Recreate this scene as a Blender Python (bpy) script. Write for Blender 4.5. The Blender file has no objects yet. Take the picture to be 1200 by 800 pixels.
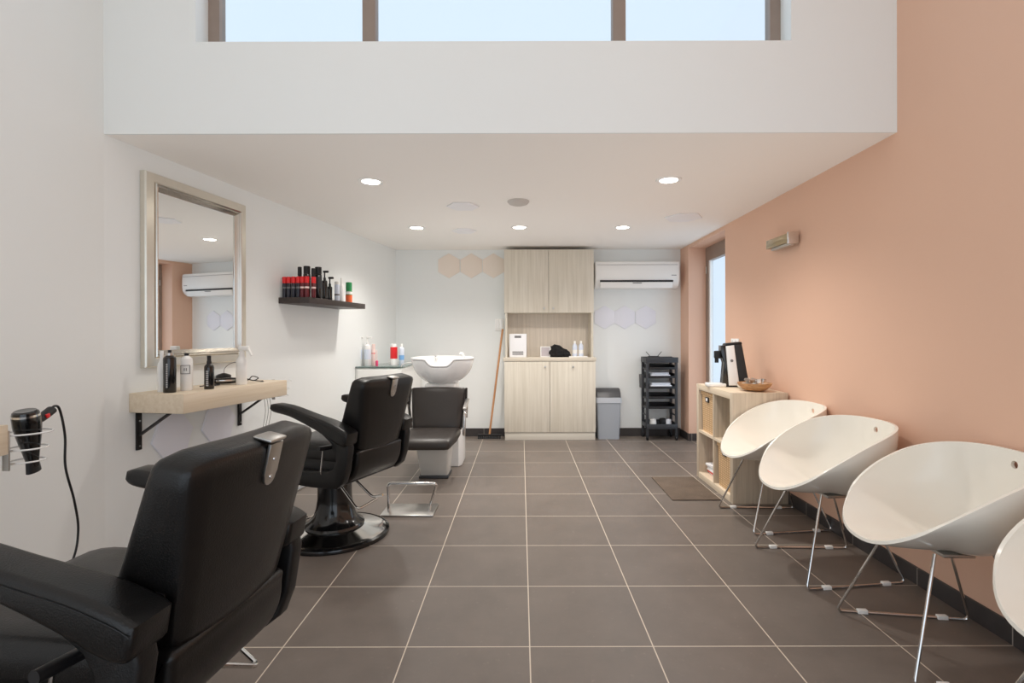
import bpy, bmesh, math, random
from mathutils import Vector, Matrix
R = math.radians
PI = math.pi
rnd = random.Random(7)
scene = bpy.context.scene
COL = scene.collection

# ------------------------------------------------------------------ materials
def lin(c):
    c = c / 255.0
    return c / 12.92 if c <= 0.04045 else ((c + 0.055) / 1.055) ** 2.4
def rgb(r, g, b): return (lin(r), lin(g), lin(b), 1.0)

def mat(name, col, rough=0.5, metal=0.0, bump=0.0, bscale=60.0, var=0.0, vscale=4.0, coat=0.0, spec=0.5, trans=0.0, emit=None, estr=0.0):
    m = bpy.data.materials.new(name); m.use_nodes = True
    nt = m.node_tree; b = nt.nodes['Principled BSDF']
    b.inputs['Base Color'].default_value = col
    b.inputs['Roughness'].default_value = rough
    b.inputs['Metallic'].default_value = metal
    b.inputs['Specular IOR Level'].default_value = spec
    b.inputs['Coat Weight'].default_value = coat
    b.inputs['Transmission Weight'].default_value = trans
    if emit:
        b.inputs['Emission Color'].default_value = emit
        b.inputs['Emission Strength'].default_value = estr
    tc = nt.nodes.new('ShaderNodeTexCoord')
    if bump:
        n = nt.nodes.new('ShaderNodeTexNoise'); n.inputs['Scale'].default_value = bscale; n.inputs['Detail'].default_value = 4
        bp = nt.nodes.new('ShaderNodeBump'); bp.inputs['Strength'].default_value = bump; bp.inputs['Distance'].default_value = 0.01
        nt.links.new(tc.outputs['Object'], n.inputs['Vector'])
        nt.links.new(n.outputs['Fac'], bp.inputs['Height'])
        nt.links.new(bp.outputs['Normal'], b.inputs['Normal'])
    if var:
        n = nt.nodes.new('ShaderNodeTexNoise'); n.inputs['Scale'].default_value = vscale; n.inputs['Detail'].default_value = 5
        mx = nt.nodes.new('ShaderNodeMix'); mx.data_type = 'RGBA'
        mx.inputs['A'].default_value = tuple(c * (1 - var) for c in col[:3]) + (1,)
        mx.inputs['B'].default_value = tuple(min(1, c * (1 + var)) for c in col[:3]) + (1,)
        nt.links.new(tc.outputs['Object'], n.inputs['Vector'])
        nt.links.new(n.outputs['Fac'], mx.inputs['Factor'])
        nt.links.new(mx.outputs['Result'], b.inputs['Base Color'])
    return m

def wood(name, c1, c2, axis='z', rough=0.45, scale=1.0):
    m = bpy.data.materials.new(name); m.use_nodes = True
    nt = m.node_tree; b = nt.nodes['Principled BSDF']; b.inputs['Roughness'].default_value = rough
    tc = nt.nodes.new('ShaderNodeTexCoord'); mp = nt.nodes.new('ShaderNodeMapping')
    s = [38 * scale] * 3; s['xyz'.index(axis)] = 1.3 * scale
    mp.inputs['Scale'].default_value = s
    n = nt.nodes.new('ShaderNodeTexNoise'); n.inputs['Scale'].default_value = 1.0; n.inputs['Detail'].default_value = 6
    n.inputs['Roughness'].default_value = 0.65; n.inputs['Distortion'].default_value = 0.3
    cr = nt.nodes.new('ShaderNodeValToRGB')
    cr.color_ramp.elements[0].position = 0.33; cr.color_ramp.elements[0].color = c1
    cr.color_ramp.elements[1].position = 0.66; cr.color_ramp.elements[1].color = c2
    nt.links.new(tc.outputs['Object'], mp.inputs['Vector']); nt.links.new(mp.outputs['Vector'], n.inputs['Vector'])
    nt.links.new(n.outputs['Fac'], cr.inputs['Fac']); nt.links.new(cr.outputs['Color'], b.inputs['Base Color'])
    bp = nt.nodes.new('ShaderNodeBump'); bp.inputs['Strength'].default_value = 0.06; bp.inputs['Distance'].default_value = 0.01
    nt.links.new(n.outputs['Fac'], bp.inputs['Height']); nt.links.new(bp.outputs['Normal'], b.inputs['Normal'])
    return m

def tile_mat(name, ctile, cgrout, ox, oy, rough=0.42):
    m = bpy.data.materials.new(name); m.use_nodes = True
    nt = m.node_tree; b = nt.nodes['Principled BSDF']
    tc = nt.nodes.new('ShaderNodeTexCoord'); mp = nt.nodes.new('ShaderNodeMapping')
    mp.inputs['Location'].default_value = (-ox, -oy, 0)
    br = nt.nodes.new('ShaderNodeTexBrick')
    br.offset = 0.0; br.squash = 1.0
    br.inputs['Scale'].default_value = 1.0
    br.inputs['Brick Width'].default_value = 0.5; br.inputs['Row Height'].default_value = 0.5
    br.inputs['Mortar Size'].default_value = 0.0028; br.inputs['Mortar Smooth'].default_value = 0.2
    br.inputs['Bias'].default_value = 0.0
    nt.links.new(tc.outputs['Object'], mp.inputs['Vector']); nt.links.new(mp.outputs['Vector'], br.inputs['Vector'])
    n = nt.nodes.new('ShaderNodeTexNoise'); n.inputs['Scale'].default_value = 3.2; n.inputs['Detail'].default_value = 9; n.inputs['Roughness'].default_value = 0.68
    nt.links.new(tc.outputs['Object'], n.inputs['Vector'])
    cr = nt.nodes.new('ShaderNodeValToRGB')
    cr.color_ramp.elements[0].position = 0.3; cr.color_ramp.elements[0].color = tuple(c * 0.86 for c in ctile[:3]) + (1,)
    cr.color_ramp.elements[1].position = 0.72; cr.color_ramp.elements[1].color = tuple(c * 1.16 for c in ctile[:3]) + (1,)
    nt.links.new(n.outputs['Fac'], cr.inputs['Fac'])
    # small pale flecks in the stone
    n2 = nt.nodes.new('ShaderNodeTexNoise'); n2.inputs['Scale'].default_value = 26; n2.inputs['Detail'].default_value = 8; n2.inputs['Roughness'].default_value = 0.7
    nt.links.new(tc.outputs['Object'], n2.inputs['Vector'])
    r2 = nt.nodes.new('ShaderNodeMapRange'); r2.inputs['From Min'].default_value = 0.60; r2.inputs['From Max'].default_value = 0.78; r2.inputs['To Max'].default_value = 0.5
    nt.links.new(n2.outputs['Fac'], r2.inputs['Value'])
    mx0 = nt.nodes.new('ShaderNodeMix'); mx0.data_type = 'RGBA'
    mx0.inputs['B'].default_value = tuple(min(1, c * 1.9) for c in ctile[:3]) + (1,)
    nt.links.new(r2.outputs['Result'], mx0.inputs['Factor']); nt.links.new(cr.outputs['Color'], mx0.inputs['A'])
    mx = nt.nodes.new('ShaderNodeMix'); mx.data_type = 'RGBA'
    mx.inputs['B'].default_value = cgrout
    nt.links.new(br.outputs['Fac'], mx.inputs['Factor']); nt.links.new(mx0.outputs['Result'], mx.inputs['A'])
    nt.links.new(mx.outputs['Result'], b.inputs['Base Color'])
    rr = nt.nodes.new('ShaderNodeMapRange'); rr.inputs['To Min'].default_value = rough - 0.08; rr.inputs['To Max'].default_value = rough + 0.12
    nt.links.new(n.outputs['Fac'], rr.inputs['Value']); nt.links.new(rr.outputs['Result'], b.inputs['Roughness'])
    bp = nt.nodes.new('ShaderNodeBump'); bp.invert = True; bp.inputs['Strength'].default_value = 0.25; bp.inputs['Distance'].default_value = 0.004
    nt.links.new(br.outputs['Fac'], bp.inputs['Height']); nt.links.new(bp.outputs['Normal'], b.inputs['Normal'])
    return m

def leather_mat(name, col, rough=0.36):
    m = mat(name, col, rough, spec=0.5)
    nt = m.node_tree; b = nt.nodes['Principled BSDF']
    tc = nt.nodes.new('ShaderNodeTexCoord')
    v = nt.nodes.new('ShaderNodeTexVoronoi'); v.inputs['Scale'].default_value = 260
    n = nt.nodes.new('ShaderNodeTexNoise'); n.inputs['Scale'].default_value = 9; n.inputs['Detail'].default_value = 5
    ad = nt.nodes.new('ShaderNodeMath'); ad.operation = 'MULTIPLY_ADD'; ad.inputs[1].default_value = 0.35
    nt.links.new(tc.outputs['Object'], v.inputs['Vector']); nt.links.new(tc.outputs['Object'], n.inputs['Vector'])
    nt.links.new(v.outputs['Distance'], ad.inputs[0]); nt.links.new(n.outputs['Fac'], ad.inputs[2])
    bp = nt.nodes.new('ShaderNodeBump'); bp.inputs['Strength'].default_value = 0.19; bp.inputs['Distance'].default_value = 0.005
    nt.links.new(ad.outputs['Value'], bp.inputs['Height']); nt.links.new(bp.outputs['Normal'], b.inputs['Normal'])
    rr = nt.nodes.new('ShaderNodeMapRange'); rr.inputs['To Min'].default_value = rough - 0.06; rr.inputs['To Max'].default_value = rough + 0.12
    nt.links.new(n.outputs['Fac'], rr.inputs['Value']); nt.links.new(rr.outputs['Result'], b.inputs['Roughness'])
    return m

def wicker_mat(name, c1, c2):
    m = bpy.data.materials.new(name); m.use_nodes = True
    nt = m.node_tree; b = nt.nodes['Principled BSDF']; b.inputs['Roughness'].default_value = 0.6
    tc = nt.nodes.new('ShaderNodeTexCoord')
    w = nt.nodes.new('ShaderNodeTexWave'); w.bands_direction = 'Z'; w.inputs['Scale'].default_value = 18; w.inputs['Distortion'].default_value = 1.0
    w2 = nt.nodes.new('ShaderNodeTexWave'); w2.bands_direction = 'X'; w2.inputs['Scale'].default_value = 10; w2.inputs['Distortion'].default_value = 0.6
    ml = nt.nodes.new('ShaderNodeMath'); ml.operation = 'MULTIPLY'
    for k in (w, w2): nt.links.new(tc.outputs['Object'], k.inputs['Vector'])
    nt.links.new(w.outputs['Fac'], ml.inputs[0]); nt.links.new(w2.outputs['Fac'], ml.inputs[1])
    cr = nt.nodes.new('ShaderNodeValToRGB'); cr.color_ramp.elements[0].color = c1; cr.color_ramp.elements[1].color = c2
    cr.color_ramp.elements[1].position = 0.6
    nt.links.new(ml.outputs['Value'], cr.inputs['Fac']); nt.links.new(cr.outputs['Color'], b.inputs['Base Color'])
    bp = nt.nodes.new('ShaderNodeBump'); bp.inputs['Strength'].default_value = 0.5; bp.inputs['Distance'].default_value = 0.006
    nt.links.new(ml.outputs['Value'], bp.inputs['Height']); nt.links.new(bp.outputs['Normal'], b.inputs['Normal'])
    return m

def pane_mat(name, tint):
    m = bpy.data.materials.new(name); m.use_nodes = True
    nt = m.node_tree; nt.nodes.remove(nt.nodes['Principled BSDF'])
    out = nt.nodes['Material Output']
    tr = nt.nodes.new('ShaderNodeBsdfTransparent'); tr.inputs['Color'].default_value = tint
    gl = nt.nodes.new('ShaderNodeBsdfGlossy'); gl.inputs['Roughness'].default_value = 0.05
    fr = nt.nodes.new('ShaderNodeValue'); fr.outputs[0].default_value = .05
    mx = nt.nodes.new('ShaderNodeMixShader')
    nt.links.new(fr.outputs[0], mx.inputs['Fac']); nt.links.new(tr.outputs['BSDF'], mx.inputs[1]); nt.links.new(gl.outputs['BSDF'], mx.inputs[2])
    nt.links.new(mx.outputs['Shader'], out.inputs['Surface'])
    return m

M = {}
M['wall'] = mat('wall_paint', rgb(234, 237, 236), 0.7, bump=0.03, bscale=120)
M['ceil'] = mat('ceiling_paint', rgb(246, 242, 237), 0.8, bump=0.02, bscale=120)
M['pink'] = mat('salmon_wall_paint', rgb(223, 183, 159), 0.6, bump=0.04, bscale=120)
M['floor'] = tile_mat('grey_stone_tile', rgb(110, 101, 94), rgb(206, 194, 178), 0.032, 0.074)
M['base'] = tile_mat('dark_skirting_tile', rgb(62, 58, 58), rgb(150, 142, 135), 0.032, 0.074, 0.35)
M['frame_brown'] = mat('brown_window_profile', rgb(146, 130, 119), 0.45, var=0.12, vscale=10)
M['pane'] = pane_mat('window_glass', (0.93, 0.97, 1.0, 1))
M['leather'] = leather_mat('black_vinyl', rgb(12, 11, 11), 0.31)
M['leather_side'] = leather_mat('black_vinyl_smooth', rgb(13, 13, 14), 0.42)
M['brown_leather'] = leather_mat('dark_grey_vinyl', rgb(52, 47, 44), 0.34)
M['chrome'] = mat('chrome', rgb(225, 224, 222), 0.12, 1.0)
M['satin'] = mat('satin_metal', rgb(200, 198, 194), 0.3, 1.0)
M['silver_frame'] = mat('champagne_silver', rgb(222, 217, 205), 0.28, 0.72, var=0.08, vscale=15)
M['bead'] = mat('polished_silver_bead', rgb(214, 210, 202), 0.2, 0.9)
M['black_gloss'] = mat('black_gloss', rgb(14, 14, 15), 0.16, coat=0.5)
M['black'] = mat('black_plastic', rgb(24, 24, 26), 0.45)
M['charcoal'] = mat('charcoal_plastic', rgb(52, 54, 58), 0.45)
M['black_metal'] = mat('black_metal', rgb(24, 23, 24), 0.5)
M['white_shell'] = mat('white_shell_plastic', rgb(240, 236, 226), 0.22, coat=0.3)
M['white_gloss'] = mat('white_gloss', rgb(238, 238, 237), 0.18, coat=0.4)
M['white'] = mat('white_plastic', rgb(240, 239, 236), 0.4)
M['white_lam'] = mat('white_laminate', rgb(238, 237, 233), 0.4)
M['hexwhite'] = mat('pale_hexagon_felt', rgb(232, 233, 241), 0.8, bump=0.06, bscale=200)
M['hexpink'] = mat('beige_hexagon_felt', rgb(236, 224, 212), 0.8, bump=0.06, bscale=200)
M['ash_z'] = wood('ash_vertical', rgb(202, 194, 178), rgb(220, 213, 199), 'z')
M['ash_x'] = wood('ash_along', rgb(204, 194, 177), rgb(221, 212, 196), 'x')
M['ash_back'] = wood('ash_niche_back', rgb(204, 193, 178), rgb(222, 211, 196), 'z')  # slightly warmer ash tone for the niche back
M['oak_x'] = wood('pale_oak_along', rgb(214, 196, 170), rgb(228, 213, 191), 'x')
M['oak_z'] = wood('greyed_oak_vertical', rgb(182, 166, 146), rgb(210, 195, 174), 'z')
M['shelf_dark'] = wood('dark_brown_wood', rgb(44, 37, 35), rgb(66, 56, 52), 'x')
M['broom_wood'] = wood('broom_wood', rgb(176, 124, 84), rgb(204, 150, 106), 'z')
M['bowl_wood'] = wood('bowl_wood', rgb(150, 104, 66), rgb(206, 160, 112), 'x', scale=0.7)
M['wicker'] = wicker_mat('wicker', rgb(186, 150, 110), rgb(226, 194, 152))
M['mirror'] = mat('mirror_glass', rgb(240, 242, 242), 0.01, 1.0)
M['bin'] = mat('grey_blue_plastic', rgb(158, 163, 170), 0.4)
M['bin_dark'] = mat('dark_grey_plastic', rgb(70, 70, 72), 0.4)
M['mat'] = mat('doormat_pile', rgb(108, 94, 82), 0.95, bump=0.8, bscale=160, var=0.35, vscale=7)
M['red'] = mat('red_plastic', rgb(226, 40, 44), 0.35)
M['darkred'] = mat('dark_red_plastic', rgb(96, 26, 34), 0.35)
M['pinkp'] = mat('pink_plastic', rgb(226, 70, 120), 0.4)
M['navy'] = mat('blue_black_plastic', rgb(36, 38, 50), 0.3)
M['green'] = mat('green_plastic', rgb(40, 140, 80), 0.4)
M['orange'] = mat('orange_label', rgb(240, 110, 60), 0.5)
M['blue'] = mat('blue_label', rgb(120, 170, 220), 0.5)
M['paleblue'] = mat('pale_blue_plastic', rgb(214, 222, 236), 0.35)
M['palepink'] = mat('pale_pink_plastic', rgb(240, 214, 208), 0.35)
M['grey'] = mat('grey_print', rgb(120, 118, 118), 0.6)
M['print_light'] = mat('pale_print', rgb(178, 178, 178), 0.6)
M['hexceil'] = mat('white_hexagon_board', rgb(240, 239, 241), 0.7)
M['paper'] = mat('white_paper', rgb(240, 240, 242), 0.6)
M['cloth_white'] = mat('white_towel', rgb(225, 230, 238), 0.9, bump=0.4, bscale=90)
M['cloth_black'] = mat('black_cloth', rgb(20, 20, 21), 0.85, bump=0.3, bscale=60)
M['clear'] = mat('clear_glass', rgb(240, 245, 246), 0.03, trans=0.9)
M['glass_top'] = mat('glass_plate', rgb(170, 190, 186), 0.05, trans=0.6)
M['lamp_glass'] = mat('smoky_glass', rgb(176, 160, 128), 0.15, metal=0.5)
M['light'] = mat('lamp_diffuser', rgb(255, 250, 240), 0.5, emit=(1, 0.93, 0.82, 1), estr=14)
M['dark'] = mat('dark_cavity', rgb(38, 38, 40), 0.6)
M['detector'] = mat('grey_detector', rgb(196, 190, 184), 0.5)

# ------------------------------------------------------------------ mesh helpers
def join(*bms):
    out = bmesh.new()
    for b in bms:
        me = bpy.data.meshes.new('t'); b.to_mesh(me); out.from_mesh(me); bpy.data.meshes.remove(me); b.free()
    return out
def xf(bm, m):
    bmesh.ops.transform(bm, matrix=m, verts=bm.verts); return bm
def tr(bm, x=0, y=0, z=0): return xf(bm, Matrix.Translation((x, y, z)))
def rot(bm, ang, axis): return xf(bm, Matrix.Rotation(ang, 4, axis))

def box(x0, x1, y0, y1, z0, z1, bev=0.0, seg=2):
    bm = bmesh.new()
    bmesh.ops.create_cube(bm, size=1.0)
    xf(bm, Matrix.Translation(((x0 + x1) / 2, (y0 + y1) / 2, (z0 + z1) / 2)) @ Matrix.Diagonal((x1 - x0, y1 - y0, z1 - z0, 1)))
    if bev:
        bmesh.ops.bevel(bm, geom=list(bm.edges), offset=bev, segments=seg, profile=0.5, affect='EDGES')
    return bm

def cushion(x0, x1, y0, y1, z0, z1, rad=0.04, n=6, e=None):
    """rounded cushion: box subdivided and pulled onto a rounded-box surface, faces slightly domed"""
    bm = bmesh.new()
    bmesh.ops.create_cube(bm, size=2.0)
    bmesh.ops.subdivide_edges(bm, edges=list(bm.edges), cuts=n, use_grid_fill=True)
    hx, hy, hz = (x1 - x0) / 2, (y1 - y0) / 2, (z1 - z0) / 2
    cx, cy, cz = (x1 + x0) / 2, (y1 + y0) / 2, (z1 + z0) / 2
    rx, ry, rz = min(rad, hx), min(rad, hy), min(rad, hz)
    def warp(t):   # push samples towards the edges so the rounding is well sampled
        return math.copysign(1 - (1 - abs(t)) ** 1.7, t)
    for v in bm.verts:
        p = Vector((warp(v.co.x) * hx, warp(v.co.y) * hy, warp(v.co.z) * hz))
        q = Vector((max(-hx + rx, min(hx - rx, p.x)), max(-hy + ry, min(hy - ry, p.y)), max(-hz + rz, min(hz - rz, p.z))))
        d = p - q
        d = Vector((d.x / rx, d.y / ry, d.z / rz))
        if d.length > 1e-6:
            d = d.normalized() if d.length > 1 or True else d
            v.co = q + Vector((d.x * rx, d.y * ry, d.z * rz))
        else:
            v.co = p
    tr(bm, cx, cy, cz)
    return bm

def lathe(profile, seg=32, axis_pt=(0, 0)):
    bm = bmesh.new()
    rings = []
    for r, z in profile:
        if r < 1e-5:
            rings.append([bm.verts.new((axis_pt[0], axis_pt[1], z))])
        else:
            rings.append([bm.verts.new((axis_pt[0] + r * math.cos(2 * PI * k / seg), axis_pt[1] + r * math.sin(2 * PI * k / seg), z)) for k in range(seg)])
    for a, b in zip(rings[:-1], rings[1:]):
        for k in range(seg):
            k2 = (k + 1) % seg
            if len(a) == 1 and len(b) > 1: bm.faces.new((a[0], b[k], b[k2]))
            elif len(b) == 1 and len(a) > 1: bm.faces.new((a[k], b[0], a[k2]))
            elif len(a) > 1 and len(b) > 1: bm.faces.new((a[k], a[k2], b[k2], b[k]))
    bmesh.ops.recalc_face_normals(bm, faces=bm.faces)
    return bm

def catmull(pts, n=6, closed=False):
    pts = [Vector(p) for p in pts]; out = []
    m = len(pts)
    rng = range(m if closed else m - 1)
    for i in rng:
        if closed: p0, p1, p2, p3 = pts[(i - 1) % m], pts[i], pts[(i + 1) % m], pts[(i + 2) % m]
        else: p0, p1, p2, p3 = pts[max(i - 1, 0)], pts[i], pts[i + 1], pts[min(i + 2, m - 1)]
        for k in range(n):
            t = k / n
            out.append(0.5 * ((2 * p1) + (-p0 + p2) * t + (2 * p0 - 5 * p1 + 4 * p2 - p3) * t * t + (-p0 + 3 * p1 - 3 * p2 + p3) * t ** 3))
    if not closed: out.append(pts[-1])
    return out

def fillet(pts, r=0.03, n=5):
    pts = [Vector(p) for p in pts]; out = [pts[0]]
    for a, b, c in zip(pts[:-2], pts[1:-1], pts[2:]):
        d1 = (a - b); d2 = (c - b)
        rr = min(r, d1.length * 0.45, d2.length * 0.45)
        p1 = b + d1.normalized() * rr; p2 = b + d2.normalized() * rr
        for k in range(n + 1):
            t = k / n
            out.append(p1 * (1 - t) ** 2 + b * 2 * t * (1 - t) + p2 * t * t)
    out.append(pts[-1])
    return out

def sweep(path, section, closed=False, scales=None):
    """sweep a closed 2-D section (list of (u,v)) along a path with parallel-transport frames"""
    path = [Vector(p) for p in path]; n = len(path)
    tang = []
    for i in range(n):
        if closed: t = path[(i + 1) % n] - path[(i - 1) % n]
        else: t = path[min(i + 1, n - 1)] - path[max(i - 1, 0)]
        tang.append(t.normalized())
    up = Vector((0, 0, 1)) if abs(tang[0].z) < 0.9 else Vector((0, 1, 0))
    u = tang[0].cross(up).normalized()
    bm = bmesh.new(); rings = []
    for i in range(n):
        if i > 0:
            u = (u - tang[i] * u.dot(tang[i])).normalized()
        v = u.cross(tang[i]).normalized()
        s = scales[i] if scales else 1.0
        rings.append([bm.verts.new(path[i] + u * (a * s) + v * (b * s)) for a, b in section])
    m = len(section)
    for i in range(n if closed else n - 1):
        a, b = rings[i], rings[(i + 1) % n]
        for k in range(m):
            bm.faces.new((a[k], a[(k + 1) % m], b[(k + 1) % m], b[k]))
    if not closed:
        bm.faces.new(rings[0]); bm.faces.new(rings[-1])
    bmesh.ops.recalc_face_normals(bm, faces=bm.faces)
    return bm

def tube(path, r, seg=8, closed=False):
    return sweep(path, [(r * math.cos(2 * PI * k / seg), r * math.sin(2 * PI * k / seg)) for k in range(seg)], closed)

def prism(pts2, d0, d1, plane='xz', bev=0.0, seg=2):
    """extrude a closed 2-D outline; plane xz extrudes along y, yz along x, xy along z"""
    bm = bmesh.new()
    def P(a, b, d):
        return {'xz': (a, d, b), 'yz': (d, a, b), 'xy': (a, b, d)}[plane]
    A = [bm.verts.new(P(a, b, d0)) for a, b in pts2]
    B = [bm.verts.new(P(a, b, d1)) for a, b in pts2]
    n = len(pts2)
    f1 = bm.faces.new(A); f2 = bm.faces.new(B)
    for k in range(n): bm.faces.new((A[k], A[(k + 1) % n], B[(k + 1) % n], B[k]))
    bmesh.ops.recalc_face_normals(bm, faces=bm.faces)
    if bev:
        es = [e for f in (f1, f2) for e in f.edges]
        bmesh.ops.bevel(bm, geom=list(set(es)), offset=bev, segments=seg, profile=0.5, affect='EDGES')
    return bm

def cyl(r, z0, z1, seg=24, x=0, y=0, bev=0.0):
    b = min(bev, (z1 - z0) / 2, r * 0.9)
    if b: return lathe([(0, z0), (r - b, z0), (r, z0 + b), (r, z1 - b), (r - b, z1), (0, z1)], seg, (x, y))
    return lathe([(0, z0), (r, z0), (r, z1), (0, z1)], seg, (x, y))

def hexagon(rad, thick, flat_top=False, turn=0.0):
    """hexagonal panel in the xz plane, front towards -y"""
    a0 = (0 if flat_top else PI / 2) + turn
    return prism([(rad * math.cos(a0 + k * PI / 3), rad * math.sin(a0 + k * PI / 3)) for k in range(6)], -thick, 0, 'xz', 0.003, 2)

# ------------------------------------------------------------------ object helpers
def obj(name, bm, m, parent=None, label=None, ang=35, smooth=True, sub=0):
    me = bpy.data.meshes.new(name)
    bm.to_mesh(me); bm.free()
    if smooth:
        for p in me.polygons: p.use_smooth = True
        me.set_sharp_from_angle(angle=R(ang))
    me.materials.append(M[m] if isinstance(m, str) else m)
    o = bpy.data.objects.new(name, me); COL.objects.link(o)
    if parent is not None: o.parent = parent
    if label: o['label'] = label
    if sub:
        s = o.modifiers.new('Subdivision', 'SUBSURF'); s.levels = sub; s.render_levels = sub
    return o
def tag(o, label, cat, group=None, loc=None, rotz=None, kind=None):
    o['label'] = label; o['category'] = cat
    if group: o['group'] = group
    if kind: o['kind'] = kind
    if loc is not None: o.location = loc
    if rotz is not None: o.rotation_euler = (0, 0, rotz)
    return o
def thing(name, label, cat, loc=(0, 0, 0), rotz=0, group=None):
    o = bpy.data.objects.new(name, None); COL.objects.link(o)
    o.empty_display_size = 0.1
    return tag(o, label, cat, group, loc, rotz)
def dup(root, label, loc, rotz=None, group=None):
    def cp(o, par):
        c = o.copy(); COL.objects.link(c)
        if par is not None: c.parent = par
        for ch in list(o.children): cp(ch, c)
        return c
    r = cp(root, None)
    r['label'] = label; r.location = loc
    if rotz is not None: r.rotation_euler = (0, 0, rotz)
    if group: r['group'] = group
    return r
def struct(name, bm, m, parent=None, smooth=False):
    o = obj(name, bm, m, parent, smooth=smooth)
    if parent is None: o['kind'] = 'structure'
    return o

# ------------------------------------------------------------------ room constants (metres; camera at x=0,y=0)
H = 1.26
ZC = 2.335            # low ceiling
YS = 2.72             # bulkhead front
YB = 6.42             # back wall
XR = 2.0              # right wall
ZT = 4.3              # high ceiling over the front of the shop
YF = -1.6             # open shop front behind the camera
W0 = Vector((-2.215, YS)); U = Vector((0.1714, 0.9852)); N = Vector((0.9852, -0.1714))
RW = math.atan2(U.y, U.x)
def wl(s, d=0.0, z=0.0):       # a point on the angled left wall: s along it, d out from it
    p = W0 + U * s + N * d
    return (p.x, p.y, z)
def d_for(px, s):              # distance out from the wall of a given bearing
    k = (px - 610.7) / 600
    return (k * (2.72 + .9852 * s) + 2.215 - .1714 * s) / (.9852 + .1714 * k)
def s_for(px, d):              # distance along the wall of a given bearing
    k = (px - 610.7) / 600
    return (k * (2.72 - .1714 * d) + 2.215 - .9852 * d) / (.1714 - .9852 * k)
SB = (YB - W0.y) / U.y
XBL = wl(SB)[0]

# floor
struct('floor', box(-2.6, 2.5, YF, YB + 0.1, -0.1, 0), 'floor')
# left walls
struct('wall_left', prism([(W0.x, W0.y), (XBL, YB), (XBL, YB + .1), (XBL - .25, YB + .1), (W0.x - .22, W0.y)], 0, ZC + 0.1, 'xy'), 'wall')
struct('wall_front_left', box(-2.435, -2.215, YF, YS, 0, ZT), 'wall')
# back wall
struct('wall_back', box(XBL - .25, XR + .28, YB, YB + 0.2, 0, ZC + 0.1), 'wall')
# right wall with the recess of the glazed door
YD0, YD1, ZD = 5.015, 6.113, 2.297
bm = join(box(XR, XR + .28, YF, YS + .2, 0, ZT), box(XR, XR + .28, YS + .2, YD0, 0, ZC + .1), box(XR, XR + .28, YD0, YD1, ZD, ZC + .1), box(XR, XR + .28, YD1, YB, 0, ZC + .1))
struct('wall_right', bm, 'pink')
# low ceiling and bulkhead with the high window
struct('ceiling', prism([(W0.x - .2, YS + .012), (XR + .28, YS + .012), (XR + .28, YB + .1), (XBL - .2, YB + .1)], ZC, ZC + .15, 'xy'), 'ceil')
WX0, WX1, WZ0, WZ1 = -1.726, 1.438, 2.824, 3.75
bm = join(box(-2.215, XR, YS, YS + .012, ZC, WZ0), box(-2.215, XR, YS + .012, YS + .2, ZC + .15, WZ0), box(-2.215, WX0, YS, YS + .2, WZ0, ZT), box(WX1, XR, YS, YS + .2, WZ0, ZT), box(WX0, WX1, YS, YS + .2, WZ1, ZT))
struct('wall_bulkhead', bm, 'wall')
struct('ceiling_high', box(-2.435, XR + .28, YF, YS + .2, ZT, ZT + .15), 'ceil')
struct('wall_front_blocker', join(box(-2.435, XR + .28, YF - .2, YF, 2.5, ZT), box(-2.435, -2.1, YF - .2, YF, 0, 2.5), box(1.9, XR + .28, YF - .2, YF, 0, 2.5)), 'wall')  # unseen wall behind the camera, added to keep daylight off the bulkhead
# high window
w = struct('window_1', join(box(WX0, WX0 + .062, YS + .11, YS + .17, WZ0, WZ1), box(WX1 - .058, WX1, YS + .11, YS + .17, WZ0, WZ1),
                            box(WX0, WX1, YS + .11, YS + .17, WZ0 - .03, WZ0 + .012), box(WX0, WX1, YS + .11, YS + .17, WZ1 - .06, WZ1)), 'frame_brown')
for x in (-.836, .545):
    obj('mullion', box(x - .036, x + .036, YS + .10, YS + .17, WZ0 + .01, WZ1 - .06, .004), 'frame_brown', w)
for a, b in ((WX0 + .06, -.872), (-.8, .509), (.581, WX1 - .058)):
    obj('pane', box(a, b, YS + .135, YS + .141, WZ0, WZ1 - .05), 'pane', w)
# glazed door in the right wall recess
xg = XR + .205
w = struct('door_1', join(box(xg, xg + .06, YD0 - .1, YD0 - .03, 0, ZD), box(xg, xg + .06, YD1 - .075, YD1, 0, ZD), box(xg, xg + .06, YD0 - .03, YD1 - .075, ZD - .16, ZD), box(xg, xg + .06, YD0 - .03, YD1 - .075, 0, .1)), 'frame_brown')
obj('pane', box(xg + .025, xg + .031, YD0 - .03, YD1 - .075, .1, ZD - .16), 'pane', w)
obj('hinge', join(cyl(.008, 1.99, 2.07, 10, xg - .006, YD1 - .035)), 'satin', w)
obj('glazing_bead', join(box(xg + .01, xg + .045, YD1 - .11, YD1 - .075, .1, ZD - .16)), 'white', w)
# skirting
struct('baseboard_right', join(box(XR - .012, XR, YF, YD0, 0, .088, .002), ), 'base')
struct('baseboard_pillar', join(box(XR - .012, XR, YD1 + .0, YB, 0, .088, .002), box(XR, XR + .2, YD1 - .012, YD1, 0, .088, .002)), 'base')
struct('baseboard_back', box(XBL, XR - .013, YB - .012, YB, 0, .1, .002), 'base')
bm = box(0, SB, -.012, 0, 0, .088, .002)
o = struct('baseboard_left', bm, 'base'); o.location = wl(0); o.rotation_euler = (0, 0, RW)
struct('baseboard_front_left', box(-2.215, -2.203, YF, YS, 0, .088, .002), 'base')

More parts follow.
